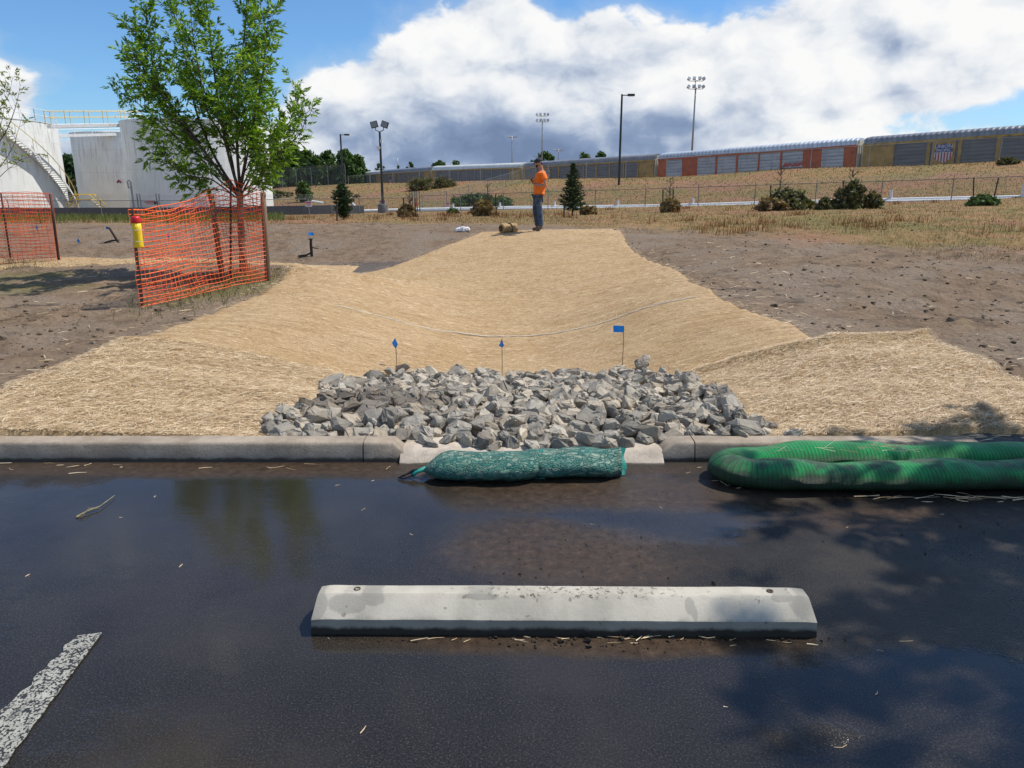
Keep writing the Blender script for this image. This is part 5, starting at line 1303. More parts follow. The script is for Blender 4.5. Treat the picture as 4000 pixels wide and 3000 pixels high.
def railcar(pA, pB, zA, zB, style, label):
    """pA: left end, pB: right end as seen from the lot; z: roof ridge"""
    A = Vector((pA[0], pA[1], zA)); B = Vector((pB[0], pB[1], zB)); d = B-A; L = math.hypot(d.x, d.y) - .75; Hc = 5.8
    root = empty('railcar', (A+B)/2 - Vector((0, 0, Hc)), math.atan2(d.y, d.x)); root.rotation_euler = (0, -math.atan2(d.z, math.hypot(d.x, d.y)), math.atan2(d.y, d.x))
    W_ = 1.5; ze = 4.9; frame, roof, pan = style['frame'], style['roof'], style['pan']
    mb = MB(); mb.box((0, 0, (1.05+ze)/2), (L, 2*W_-.12, ze-1.05)); mb.build('body', frame, root)
    mb = MB(); sec = []
    for k in range(13):
        a = math.pi*k/12; sec.append((-W_*math.cos(a)*1.0, ze + (Hc-ze)*math.sin(a)**.55))
    inset = style.get('round', .0)
    rings = [[(x, y*s_, ze+(z-ze)*s_) for y, z in sec] for x, s_ in ((-L/2, .93), (-L/2+.35, 1), (L/2-.35, 1), (L/2, .93))]; mb.loft(rings); sharpen(mb.build('roof', roof, root), 40)
    mb = MB(); mb.box((0, -W_+.0, ze-.05), (L, .16, .20)); mb.box((0, -W_, 1.15), (L, .16, .28)); mb.build('side_sill', frame, root)
    for (x0, x1) in style['panels']:
        mb = MB(); mb.box(((x0+x1)/2*L-L/2, -W_+.045, (1.3+ze-.15)/2), ((x1-x0)*L, .05, ze-1.45)); mb.build('panel', pan, root)
    for x in style['posts']:
        mb = MB(); mb.box((x*L-L/2, -W_+.0, (1.2+ze)/2-.02), (style.get('pw', .16), .14, ze-1.3)); mb.build('post', style.get('pm', frame), root)
    for sg_ in (-1, 1):
        mb = MB(); mb.box((sg_*(L/2+.08), 0, 3.1), (.14, 2.5, 3.9)); mb.box((sg_*(L/2+.10), 0, 5.15), (.12, 1.9, .6))
        for y_ in (-.9, -.3, .3, .9): mb.box((sg_*(L/2+.18), y_, 3.1), (.08, .12, 3.8))
        mb.build('end_door', style.get('end', CRM), root)
        mb = MB(); mb.box((sg_*(L/2-2.6), 0, .70), (3.2, 2.2, .35))
        for wx in (-.9, .9):
            mb2 = MB(); mb.tube([(sg_*(L/2-2.6)+wx, -1.0, .46), (sg_*(L/2-2.6)+wx, 1.0, .46)], .46, 14)
        mb.build('bogie', BLK, root)
    tag(root, label, 'railcar', 'covered car-carrier wagons on the raised track'); return root, L, W_, ze
even = lambda n, a=.06, b=.94: [a+(b-a)*k/n for k in range(n+1)]
PT = [(59.8, 67.2, 7.42), (40.2, 88, 0), (21.1, 108, 0), (2.7, 128.5, 0), (-14.6, 150, 0), (-28.4, 174, 0), (-40.6, 199.5, 0), (-49.6, 224, 0)]
ZT = [7.95, atY(3322, 535, 88).z, atY(2565, 598, 108).z, atY(2060, 634, 128.5).z, atY(1718, 648, 150).z, atY(1525, 663, 174).z, atY(1411, 676, 199.5).z, atY(1362, 690, 224).z]
print('ZT', [round(z, 2) for z in ZT])
dark_posts = dict(frame=YBR, roof=RG_, pan=PAN, end=CRM, pw=.28)
def mk(**kw): s = dict(dark_posts); s.update(kw); return s
S_up = mk(panels=[(.115, .985)], posts=[.115, .245, .352, .475, .59, .71, .83, .95], pw=.34)
S_or = dict(frame=ORG, roof=RB, pan=PANL, end=CRM, panels=[(.05, .145), (.235, .335), (.345, .445), (.455, .555), (.565, .665), (.675, .77), (.855, .95)], posts=[.05, .34, .45, .56, .67], pw=.22)
S_m = mk(panels=[(.02, .90)], posts=even(9, .02, .90), pw=.20); S_w = mk(roof=RW, panels=[(.06, .90)], posts=even(9, .06, .90), pw=.12, pm=GREYM)
def car(i, st, lab): return railcar(PT[i+1][:2], PT[i][:2], ZT[i+1], ZT[i], st, lab)
rU, L, W_, ze = car(0, S_up, 'grey roofed wagon with yellow posts and a blue and red striped shield')
def shield(root, x, z, s, words=True):
    mb = MB(); mb.box((x, -W_-.06, z), (s*1.25, .04, s*1.35)); mb.build('emblem_board', YBR, root)
    out = [(-.46, .50), (-.30, .42), (0, .52), (.30, .42), (.46, .50), (.40, .22), (.50, .02), (-.50, .02), (-.40, .22)]
    low = [(-.50, .02), (.50, .02), (.50, -.15), (.42, -.36), (.22, -.50), (0, -.58), (-.22, -.50), (-.42, -.36), (-.50, -.15)]
    def plate(nm_, poly, mat, dy):
        n = len(poly); V = [(x+a_*s, -W_-.085-dy, z+b_*s) for a_, b_ in poly] + [(x+a_*s, -W_-.07, z+b_*s) for a_, b_ in poly]
        return link_mesh(nm_, V, [tuple(range(n)), tuple(range(2*n-1, n-1, -1))] + [(k, n+k, n+(k+1) % n, (k+1) % n) for k in range(n)], mat, root)
    SBL = pbr('emblem_blue', (.02, .06, .26), None, rough=.5); SR = pbr('emblem_red', (.40, .06, .07), None, rough=.5); SW2 = pbr('emblem_white', (.62, .60, .60), None, rough=.5)
    plate('emblem_field', low, SW2, 0); plate('emblem_crest', out, SBL, .002)
    mb = MB()
    for k in range(6):
        xx = -.40+.16*k; bot = -.56+.9*abs(xx)**1.9; mb.box((x+xx*s, -W_-.092, z+(bot-.0)/2*s), (.075*s, .012, abs(bot)*s-.02))
    mb.build('emblem_stripes', SR, root)
    if words:
        text_mesh('UNION', .25*s, SW2, root, (x, -W_-.10, z+.345*s), 'emblem_lettering', .006, 0, 1.15, .006); text_mesh('PACIFIC', .22*s, SW2, root, (x, -W_-.10, z+.13*s), 'emblem_lettering', .006, 0, 1.0, .006)
shield(rU, (.298)*L-L/2, 3.55, 1.75)
mb = MB(); mb.box((.06*L-L/2, -W_-.0, 2.95), (.10*L, .06, 3.2)); mb.build('door_panel', YBR, rU)
rO, L, W_, ze = car(1, S_or, 'oxide orange wagon with pale grey panels and ribbed bright roof')
text_mesh('BNSF', .62, pbr('swoosh_red', (.45, .05, .05), None, rough=.5), rO, (.722*L-L/2, -W_-.04, 3.15), 'lettering', .006, .35, 1.7, .02)
mb = MB(); mb.box((.722*L-L/2, -W_-.0, 2.80), (2.5, .04, .07)); mb.build('underline', pbr('line_dark', (.03, .03, .05), None), rO)
r3_, L, W_, ze = car(2, S_m, 'dull grey wagon with brown posts just left of the orange one'); shield(r3_, .21*L-L/2, 3.6, 1.5)
r4, L, W_, ze = car(3, S_w, 'white roofed wagon with yellow lettering left of the man')
text_mesh('CSX', 1.25, pbr('letter_yellow', (.50, .36, .06), None), r4, (.22*L-L/2, -W_-.06, 2.9), 'lettering', .006, 0, 1.1, .02)
r5, L, W_, ze = car(4, S_m, 'grey roofed wagon with a small faded shield above the twin bushes'); shield(r5, .22*L-L/2, 3.5, 1.5, False)
car(5, S_w, 'short looking white roofed wagon behind the floodlight pole'); car(6, dict(S_or, roof=RG_, pan=PAN), 'farthest wagon of the train, dull red brown')

# ------------------------------------------------------------------ lamp poles and masts
def pole_base(u, vb, vt, Y_): b = atY(u, vb, Y_); t = atY(u, vt, Y_); return b, t.z-b.z
LG = 'lamp poles and floodlight masts'
def shoebox(u, vb, vt, Y_, label, side=1, r=.11):
    b, h = pole_base(u, vb, vt, Y_); root = empty('lamp_pole', b); mb = MB(); mb.tube([(0, 0, -2), (0, 0, h*.5), (0, 0, h)], [r, r*.95, r*.8], 8); mb.build('pole', DARK, root)
    mb = MB(); mb.bar((0, 0, h-.12), (side*.7, 0, h-.10), .09, .09); mb.build('arm', DARK, root); mb = MB(); mb.box((side*1.0, 0, h-.08), (.75, .40, .22)); hd = mb.build('lamp_head', DARK, root)
    mb = MB(); mb.box((side*1.0, 0, h-.20), (.55, .30, .03)); mb.build('lens', pbr('lens', (.45, .45, .45), None, rough=.3), hd); tag(root, label, 'lamp', LG)
shoebox(2418, 700, 368, 86, 'tall dark lamp pole with one arm in front of the wagons', 1, .13); shoebox(1341, 730, 524, 120, 'dark lamp pole rising from the trees at the far end of the train', 1, .15)
def mast(u, vb, vt, Y_, label, rows=2, s=1.0, r=.14):
    b, h = pole_base(u, vb, vt, Y_); root = empty('floodlight_mast', b); mb = MB(); mb.tube([(0, 0, -3), (0, 0, h*.5), (0, 0, h)], [r*1.3, r, r*.7], 8); mb.build('pole', GREYM, root, True)
    for k in range(rows):
        z = h-.15*s-k*1.35*s; mb = MB(); mb.bar((-1.25*s, 0, z-.35*s), (1.25*s, 0, z-.35*s), .10, .10); mb.bar((0, -1.0*s, z-.35*s), (0, 1.0*s, z-.35*s), .10, .10); mb.build('crossarm', GREYM, root)
        for (dx, dy, rx) in [(-1.35, 0, .5), (-.5, -.5, .1), (.5, -.5, -.1), (1.35, 0, -.5)]:
            mb = MB(); rot = Matrix.Rotation(rx, 3, 'Y') @ Matrix.Rotation(R(-25), 3, 'X'); mb.box((dx*s, dy*s, z+.0), (.42*s, .40*s, .40*s), rot); mb.box(Vector((dx*s, dy*s, z))+rot @ Vector((0, -.24*s, 0)), (.56*s, .05*s, .50*s), rot)
            mb.build('floodlight', pbr('floodlight_shell', (.40, .41, .42), None, rough=.35, metal=.5) if 'FLM' not in globals() else FLM, root)
    tag(root, label, 'floodlight', LG)
FLM = pbr('floodlight_shell', (.40, .42, .44), (.55, .57, .58), 3, .35, metal=.5)
mast(2700, 640, 305, 150, 'tallest floodlight mast, behind the orange wagon', 2, 1.05, .17); mast(2117, 640, 445, 190, 'middle floodlight mast, behind the man and the fir', 2, 1.0, .14)
mast(2000, 660, 532, 230, 'small floodlight mast standing above the white roofed wagon', 1, .9, .13); mast(2181, 640, 583, 260, 'smallest floodlight cluster just above the wagon roof by the fir', 1, 1.0, .13)
mast(1556, 700, 618, 280, 'thin far mast above the trees left of the train', 0, 1, .16)
# twin floodlight pole by the fence
b, h = pole_base(1497, 838, 515, 70); root = empty('floodlight_pole', b); mb = MB(); mb.tube([(0, 0, .9), (0, 0, h)], [.13, .09], 8); mb.build('pole', DARK, root)
mb = MB(); mb.lathe([(.48, -1), (.48, .88), (.42, .95), (0, .96)], 14); mb.build('footing', pbr('footing_concrete', (.11, .10, .095), (.19, .175, .16), 4, .9), root, True)
mb = MB(); mb.tube([(-.36, 0, h+.45), (-.36, 0, h+.15), (0, 0, h), (.36, 0, h+.15), (.36, 0, h+.45)], .05, 6); mb.build('yoke', GREYM, root)
for sx, rz in ((-.40, -.25), (.42, .35)):
    mb = MB(); mb.box((sx*1.15, 0, h+.62), (.62, .30, .55), Matrix.Rotation(rz, 3, 'Y')); f_ = mb.build('floodlight', DARK, root); mb = MB(); mb.box((sx*1.15, -.17, h+.62), (.52, .03, .45), Matrix.Rotation(rz, 3, 'Y')); mb.build('lens', pbr('glass_lens', (.22, .24, .26), None, rough=.2), f_)
mb = MB(); mb.box((-.16, -.15, h-1.35), (.34, .22, .18)); mb.tube([(-.16, -.2, h-1.5), (-.16, -.2, h-1.62)], [.10, .05], 8); mb.box((.14, -.1, h-.8), (.18, .2, .3)); mb.build('camera_unit', WHITE, root)
tag(root, 'dark pole with twin floodlights and a camera on a concrete footing', 'floodlight', LG)
# ------------------------------------------------------------------ vegetation of the background
DK = island('dark_tree_foliage', [(0, (.010, .030, .010)), (.5, (.022, .058, .016)), (1, (.050, .105, .028))], .7, .15)
POP = island('poplar_foliage', [(0, (.030, .062, .016)), (.5, (.058, .11, .026)), (1, (.11, .18, .045))], .6, .2)
SHR = island('bramble_foliage', [(0, (.075, .060, .030)), (.35, (.10, .09, .040)), (.7, (.12, .130, .048)), (1, (.23, .20, .10))], .65, .2)
BRM = island('broom_foliage', [(0, (.050, .085, .030)), (.5, (.085, .14, .045)), (1, (.15, .21, .08))], .75, .2)
FIR = island('fir_needles', [(0, (.018, .040, .016)), (.5, (.036, .075, .026)), (1, (.080, .125, .045))], .6, .1)
DRYG = island('dry_grass', [(0, (.13, .082, .036)), (.5, (.24, .155, .075)), (.85, (.36, .26, .135)), (1, (.19, .19, .065))], .9, .2)
RUST = island('dock_seed_heads', [(0, (.16, .07, .03)), (.6, (.28, .115, .05)), (1, (.36, .2, .09))], .9, .15)
TRK = pbr('tree_bark', (.06, .045, .032), (.11, .085, .06), 3, .9)
def leaf_cloud(n, centre_fn, size, rs):
    """n leaf clump faces: centre_fn gives points"""
    C = centre_fn(n); n = len(C); d = rs.normal(size=(n, 3)); d /= np.linalg.norm(d, axis=1)[:, None]; e = rs.normal(size=(n, 3)); e -= d*(e*d).sum(1)[:, None]; e /= np.linalg.norm(e, axis=1)[:, None]
    s = size*rs.uniform(.55, 1.3, (n, 1)); a, b = d*s, e*s*.55
    V = np.stack([C-a, C+b-a*.1, C+a, C-b+a*.1], 1).reshape(-1, 3); return V, np.arange(4*n).reshape(-1, 4)
def lobes(rs, k, rx, ry, z0, z1, taper=.5, pw=1.0):
    L = []
    for _ in range(k):
        t = rs.random()**pw; z = z0+(z1-z0)*t; w = (math.sin(math.pi*min(1, (.12+.88*t)))**.7)*(1-taper*t); a = rs.uniform(0, 6.28); r = math.sqrt(rs.random())
        L.append((math.cos(a)*rx*w*r, math.sin(a)*ry*w*r, z, rs.uniform(.24, .46)*min(rx, (z1-z0)*.5)))
    return np.array(L)
def crown_pts(rs, L):
    def f(n):
        k = rs.integers(0, len(L), n); d = rs.normal(size=(n, 3)); d /= np.linalg.norm(d, axis=1)[:, None]; r = (rs.random((n, 1))**.45)*L[k, 3:4]; return L[k, :3] + d*r*np.array([1, 1, .85])
    return f
def bg_tree(u, vb, vt, Y_, wpx, n, mat, label, seed, size=None, taper=.5, group='trees on the skyline', name='tree', lob=26, crown0=.18, slim=1.0):
    rs = np.random.default_rng(seed); t = atY(u, vt, Y_); b = atY(u, vb, Y_); zb = b.z; h = t.z-zb; w = wpx/F*Y_/2*slim
    root = empty(name, (b.x, Y_, zb)); mb = MB(); mb.tube([(0, 0, -2.5), (0, 0, h*.4), (0, 0, h*.8)], [h*.028, h*.02, h*.006], 7)
    for k in range(6): a = rs.uniform(0, 6.28); z = h*rs.uniform(.25, .7); mb.tube([(0, 0, z), (math.cos(a)*w*.6, math.sin(a)*w*.6, z+h*.16)], [h*.010, h*.003], 5)
    mb.build('trunk', TRK, root); V, Q = leaf_cloud(n, crown_pts(rs, lobes(rs, lob, w*.95, w*.95, h*crown0*.5, h*.97, taper)), size or w*.14, rs); np_mesh('crown', V, Q, mat, root)
    tag(root, label, 'tree', group); return root
bg_tree(303, 860, 612, 150, 150, 5000, DK, 'dark broadleaf tree filling the gap between the white tanks', 1, None, .2)
bg_tree(330, 860, 690, 118, 90, 1800, SHR, 'lower bright green bush-like tree at the foot of the gap between tanks', 2, None, .2)
for i, (u, vb, vt, Y_, w, mt, lab) in enumerate([
    (1075, 745, 585, 165, 190, POP, 'tall poplar just right of the leafy ash tree crown'), (1140, 745, 572, 170, 180, POP, 'tallest poplar of the clump beyond the tanks'),
    (1205, 745, 592, 172, 140, POP, 'poplar at the right end of the tall clump'), (1218, 745, 640, 150, 60, DK, 'dark conical evergreen below the poplar clump'),
    (1285, 745, 600, 180, 140, POP, 'separate round-topped poplar left of the far lamp pole'), (1250, 745, 625, 178, 90, POP, 'smaller poplar squeezed between the clump and the round-topped one'),
    (1350, 740, 597, 185, 150, POP, 'broad poplar behind the far lamp pole'), (1400, 740, 618, 186, 130, POP, 'bushy poplar falling away towards the train'),
    (1325, 740, 650, 160, 55, DK, 'dark evergreen low in front of the far poplars'), (1180, 742, 665, 150, 60, DK, 'low dark evergreen between the poplar trunks')]):
    bg_tree(u, vb, vt, Y_, w, 4200, mt, lab, 20+i, None, .55 if mt is POP else .8, lob=44)
for i, (u, vb, vt, Y_, w, lab) in enumerate([
    (1480, 700, 642, 260, 36, 'small far tree top left of the floodlit pole'), (1500, 700, 650, 262, 22, 'tiny far tree top touching the floodlight pole'), (1558, 700, 645, 262, 24, 'small far tree beside the thin mast'),
    (1604, 700, 632, 255, 44, 'pointed far tree above the second white roof'), (1715, 690, 625, 255, 70, 'thin topped far trees above the wagon lettering'), (1780, 690, 630, 256, 60, 'far tree crest right of the thin topped one'),
    (2120, 680, 590, 240, 130, 'rounded far tree behind the middle floodlight mast'), (2280, 680, 597, 242, 90, 'low far tree crest behind the fir'), (2350, 680, 594, 243, 90, 'low far tree crest left of the tall lamp pole')]):
    bg_tree(u, vb, vt, Y_, w, 1300, POP, lab, 60+i, None, .45, lob=16)
def bush(u, vb, vt, Y_, wpx, n, mat, label, seed, cat='bush', name='bush', depth=.7, size=None, lob=18, group='bushes on the grassy bank'):
    rs = np.random.default_rng(seed); b = onG(u, vb, 30) if (Y_ is None or Y_ > 60) else atY(u, vb, Y_); Y_ = b.y; b.z = G1(b.x, Y_)
    h = atY(u, vt, Y_).z-b.z; w = wpx/F*Y_/2; root = empty(name, b); L = np.array([(math.cos(a_)*w*.86*r_*math.sqrt(1-.75*z_*z_), math.sin(a_)*w*depth*r_*math.sqrt(1-.75*z_*z_), h*(.08+.72*z_*(1-.25*r_)), rs.uniform(.16, .34)*min(h, w)) for a_, r_, z_ in zip(rs.uniform(0, 6.28, lob*3), rs.random(lob*3)**.5, rs.random(lob*3))])
    V, Q = leaf_cloud(n, crown_pts(rs, L), size or h*.06, rs); np_mesh('foliage', V, Q, mat, root); mb = MB()
    for k in range(34):
        a = rs.uniform(0, 6.28); r1 = rs.uniform(.1, .95); x1, y1 = math.cos(a)*w*r1, math.sin(a)*w*depth*r1; z1 = h*rs.uniform(.55, 1.18)*(1-.45*r1)
        mb.tube([(x1*.3, y1*.3, -.2), (x1*.75, y1*.75, z1*.7), (x1, y1, z1)], [h*.012, h*.007, h*.003], 4, False)
    mb.build('stems', TRK, root); tag(root, label, cat, group); return root
bush(1650, 742, 682, None, 150, 3200, SHR, 'bright green bramble bush on the bank, left of a pair', 101); bush(1735, 732, 678, None, 100, 2400, SHR, 'bright green bramble bush on the bank, right of a pair', 102)
bush(1865, 812, 746, 84, 260, 5200, BRM, 'wide rounded green bush behind the fence left of the man', 103, size=.15); bush(1960, 812, 762, 82, 110, 1800, BRM, 'lower green bush overlapping the right side of the wide rounded one', 104, size=.14)
bush(1090, 772, 742, None, 150, 1800, SHR, 'flat bright green bramble patch on the bank beside the tank', 105, size=.22); bush(1185, 790, 675, 88, 80, 1500, POP, 'grey green sapling on the bank behind the fence board', 106, 'sapling', 'sapling', .8, .17, 16)
bush(1395, 772, 756, None, 30, 200, SHR, 'small green tuft halfway up the bank', 107, size=.12); bush(3935, 642, 608, None, 90, 700, SHR, 'dark scrubby bush at the top of the bank below the shield wagon', 108, size=.14)
def fir(u, vb, vt, wpx, label, seed, dense=1.0, droop=0, Y_=None, top_heavy=False):
    rs = random.Random(seed); b = onG(u, vb, 20) if Y_ is None else Vector((atY(u, vb, Y_).x, Y_, G1(atY(u, vb, Y_).x, Y_))); h = atY(u, vt, b.y).z-b.z; w = wpx/F*b.y/2
    root = empty('fir_tree', b); mb = MB(); mb.tube([(0, 0, -.1), (.02, 0, h*.5), (0, 0, h)], [h*.020, h*.012, .006], 7); lv = Leaves(); n = int(95*dense)
    for k in range(n):
        t = (k+.5)/n; t = .10+.88*t; z = h*t
        prof = (1-t)**.85*1.15 if not top_heavy else (math.sin(math.pi*min(1, t*1.02))**.7)*.95
        if not top_heavy: prof *= min(1, .55+t*2)
        a = k*2.399+rs.uniform(-.4, .4); L = w*prof*rs.uniform(.65, 1.15); rise = rs.uniform(.05, .45); d = Vector((math.cos(a), math.sin(a), rise)); e = Vector((0, 0, z))+d*L; mb.tube([(0, 0, z), e], [.010, .004], 4, False)
        m_ = max(3, int(L*24))
        for j in range(m_):
            s_ = .2+.8*j/m_; q0 = Vector((0, 0, z)).lerp(e, s_)
            for _ in range(4): lv.leaf(q0, (d*.8+Vector((rs.gauss(0, .8), rs.gauss(0, .8), rs.gauss(.15, .5)))), .11*rs.uniform(.7, 1.3), .035)
    mb.build('trunk', TRK, root); lv.build('needles', FIR, root); tag(root, label, 'fir', 'young conifers before the fence'); return root
f1 = fir(1342, 852, 717, 82, 'stubby dark conifer with a rounded head by the pipe elbow', 5, 1.5, 0, 31, True); f2 = fir(2236, 822, 636, 118, 'taller conical fir between stakes, right of the man', 6, 1.5, 0, 33)
fw = lambda p, dx, dy, h, lean, lab: None
STK = pbr('tree_stake', (.035, .025, .018), (.09, .065, .045), 12, .85)
def tstake(u, vb, vt, Y_, label, lean=0):
    x = atY(u, vb, Y_).x; z = G1(x, Y_); top = atY(u+lean, vt, Y_); root = empty('tree_stake', (x, Y_, z)); mb = MB(); mb.tube([(0, 0, -.1), (top.x-x, 0, (top.z-z))], [.035, .032], 7); mb.build('shaft', STK, root)
    mb = MB(); mb.tube([(top.x-x, 0, top.z-z-.02), (top.x-x, 0, top.z-z+.03)], [.040, .036], 7); mb.build('head', STK, root); tag(root, label, 'stake', 'stakes beside the young conifers')
tstake(1316, 856, 798, 30, 'short dark stake left of the stubby conifer'); tstake(2204, 818, 762, 32.5, 'dark stake on the left side of the conical fir'); tstake(2268, 818, 762, 33.5, 'dark stake on the right side of the conical fir')
tstake(1936, 822, 762, 38, 'thin stake beside the round bush behind the man'); tstake(1578, 828, 775, 36, 'thin stake left of the dead grass mound', -2); tstake(1624, 825, 778, 36, 'dark stake by the narrow gate', -3)
tstake(2590, 806, 743, 38, 'stake left of the dead sapling mound'); tstake(2630, 806, 742, 38, 'stake right of the dead sapling mound'); tstake(3011, 790, 727, 37, 'stake behind the bramble clump'); tstake(3294, 792, 707, 36, 'stake in front of the tall tangled shrub')
tstake(3806, 778, 697, 38, 'upright stake in the weeds near the right edge', -2); tstake(3882, 762, 697, 38, 'leaning brown stake in the weeds near the right edge', 18)
def dead_stem(u, vb, vt, Y_, label, seed, wpx=40, extra=True):
    rs = random.Random(seed); x = atY(u, vb, Y_).x; z = G1(x, Y_); h = atY(u, vt, Y_).z-z; w = wpx/F*Y_/2; root = empty('dead_sapling', (x, Y_, z)); mb = MB(); mb.tube([(0, 0, -.1), (.03, 0, h*.5), (0, 0, h)], [.03, .02, .005], 6); mb.build('trunk', TRK, root); mb = MB()
    for k in range(26):
        zz = h*rs.uniform(.2, .95); a = rs.uniform(0, 6.28); L = w*(1.1-zz/h)*rs.uniform(.5, 1.3)+.1; e = Vector((math.cos(a)*L, math.sin(a)*L, zz+L*.7)); mb.tube([(0, 0, zz), e], [.016, .007], 4, False)
        for _ in range(2): mb.tube([e*.6+Vector((0, 0, zz*.4)), e+Vector((rs.gauss(0, .08), rs.gauss(0, .08), .1))], [.006, .003], 3, False)
    mb.build('twigs', TRK, root); tag(root, label, 'sapling', 'dead bare saplings')
dead_stem(1716, 838, 741, 38, 'bare dead sapling left of the warning boards, beside the floodlight pole', 1) if False else dead_stem(1602, 838, 741, 38, 'bare dead sapling in the grass mound beside the floodlight pole', 1)
dead_stem(1905, 825, 718, 40, 'bare dead sapling in front of the wide rounded bush', 2, 24); dead_stem(2612, 815, 690, 39, 'bare dead sapling sprouting from the dry mound between two stakes', 3, 50)
dead_stem(3040, 800, 650, 37, 'dead spiky sapling rising from the bramble clump', 4, 60); dead_stem(3318, 800, 635, 36, 'dead top of the tall tangled shrub', 5, 70)
bush(3080, 805, 722, 36.5, 200, 2000, SHR, 'bramble clump under the spiky dead sapling', 201, group='brambles and weeds before the fence', size=.13); bush(3010, 812, 765, 36, 150, 1000, DRYG, 'brownish leaf litter mound at the foot of the bramble clump', 202, group='brambles and weeds before the fence', size=.12)
bush(3320, 805, 672, 35.5, 135, 2200, SHR, 'tall tangled green shrub around a stake', 203, group='brambles and weeds before the fence', size=.12, depth=.5); bush(3225, 806, 762, 35.5, 80, 800, SHR, 'low bright bramble left of the tall tangled shrub', 204, group='brambles and weeds before the fence', size=.12)
bush(3405, 800, 728, 36, 90, 700, SHR, 'small leafy outlier right of the tall tangled shrub', 205, group='brambles and weeds before the fence', size=.1); bush(3840, 792, 755, 37, 130, 1100, BRM, 'grey green weeds around the two stakes near the right edge', 206, group='brambles and weeds before the fence', size=.12)
bush(1590, 845, 790, 38, 70, 700, DRYG, 'pale dead grass mound beside the floodlight pole', 207, group='dry grass mounds', size=.16, name='grass_mound', cat='grass'); bush(1890, 838, 775, 38, 110, 1200, DRYG, 'dead grass mound in front of the wide rounded bush', 208, group='dry grass mounds', size=.16, name='grass_mound', cat='grass')
bush(2615, 820, 768, 37, 90, 1000, DRYG, 'dead grass mound under the bare sapling between two stakes', 209, group='dry grass mounds', size=.16, name='grass_mound', cat='grass'); bush(2300, 828, 800, 34, 70, 500, DRYG, 'dead grass tuft at the foot of the conical fir', 210, group='dry grass mounds', size=.14, name='grass_mound', cat='grass')
bush(1770, 830, 808, 52, 60, 300, BRM, 'pale grey green weed growing against the white pipe', 211, group='brambles and weeds before the fence', size=.1)

# grass blades over the field and the bank
def blades(name, n, box, fn, h0, h1, mat, label, wscale=.02, lean=.35, clump=0):
    x0, x1, y0, y1 = box; k = int(n*3); u = rng.random(k); y = y0*(y1/y0)**u; x = rng.uniform(-.78, .78, k)*y; m = fn(x, y) & (x > x0) & (x < x1); x, y = x[m][:n], y[m][:n]; k = len(x)
    if clump:
        c = rng.integers(0, k//clump, k); x = x[c]+rng.normal(0, .10, k)*(1+y/60); y = y[c]+rng.normal(0, .10, k)
    h = rng.uniform(h0, h1, k); w = wscale*(y/30)**.9*rng.uniform(.6, 1.4, k); a = rng.uniform(0, np.pi, k); z = gz(x, y)+clods(x, y)-.02; lx, ly = rng.normal(0, lean, k)*h, rng.normal(0, lean, k)*h
    dx, dy = np.cos(a)*w*.5, np.sin(a)*w*.5
    V = np.stack([np.stack([x-dx, y-dy, z], -1), np.stack([x+dx, y+dy, z], -1), np.stack([x+lx+dx*.5, y+ly+dy*.5, z+h], -1), np.stack([x+lx-dx*.5, y+ly-dy*.5, z+h], -1)], 1).reshape(-1, 3)
    return tag(np_mesh(name, V, np.arange(4*k).reshape(-1, 4), mat), label, 'grass', None, 'stuff')
def grass_zone(x, y):
    edge = np.maximum(23.5-np.maximum(1.25*x, .4*x), 11.8); return (y + (fbm(x, y, .5, 4, 2))*6 > edge)
blades('dry_grass', 60000, (-60, 60, 11.5, 62), grass_zone, .02, .10, DRYG, 'dry yellow grass covering the field before the fence', .016)
blades('bank_grass', 80000, (-120, 90, 48, 150), lambda x, y: y > np.interp(x/y, Ta, Ty), .03, .12, island('bank_grass', [(0, (.15, .085, .045)), (.4, (.20, .125, .065)), (.7, (.25, .165, .09)), (.85, (.14, .13, .045)), (1, (.23, .115, .075))], .9, .2, tint=((.62, .85, .45), .13)), 'long reddish dry grass on the railway bank', .03)
blades('dock_weeds', 7000, (-40, 50, 16, 55), lambda x, y: grass_zone(x, y) & (fbm(x, y, .35, 3, 5) > .22), .10, .28, RUST, 'rust coloured seeding weeds in the dry field', .02, .2, 28)
GRN = island('green_grass', [(0, (.05, .085, .02)), (.6, (.11, .15, .035)), (1, (.24, .23, .09))], .8, .25)
blades('green_grass', 9000, (-50, -9, 27, 58), lambda x, y: (x/y < -.30) & (y > 30), .12, .40, GRN, 'long green grass at the foot of the dark wall', .018, .2)
def tufts(cx, cy, rx, ry, n):
    a = rng.normal(size=(n, 2)); return cx+a[:, 0]*rx, cy+a[:, 1]*ry
Vs = []
for (cx, cy, rx, ry, n) in [(gT.x, gT.y-.25, .35, .45, 1500), (gA.x+.45, gA.y+.9, .35, .6, 900), (h1.x-1.0, h1.y-.35, .9, .22, 1500), (h1.x-2.6, h1.y-.6, 1.0, .4, 800), (gA.x+.2, gA.y+.1, .25, .3, 200)]:
    x, y = tufts(cx, cy, rx, ry, n); k = len(x); h = rng.uniform(.02, .11, k); z = gz(x, y)+clods(x, y)-.01; a = rng.uniform(0, 3.14, k); w = rng.uniform(.002, .005, k); lx, ly = rng.normal(0, .5, k)*h, rng.normal(0, .5, k)*h; dx, dy = np.cos(a)*w, np.sin(a)*w
    Vs.append(np.stack([np.stack([x-dx, y-dy, z], -1), np.stack([x+dx, y+dy, z], -1), np.stack([x+lx+dx*.4, y+ly+dy*.4, z+h], -1), np.stack([x+lx-dx*.4, y+ly-dy*.4, z+h], -1)], 1).reshape(-1, 3))
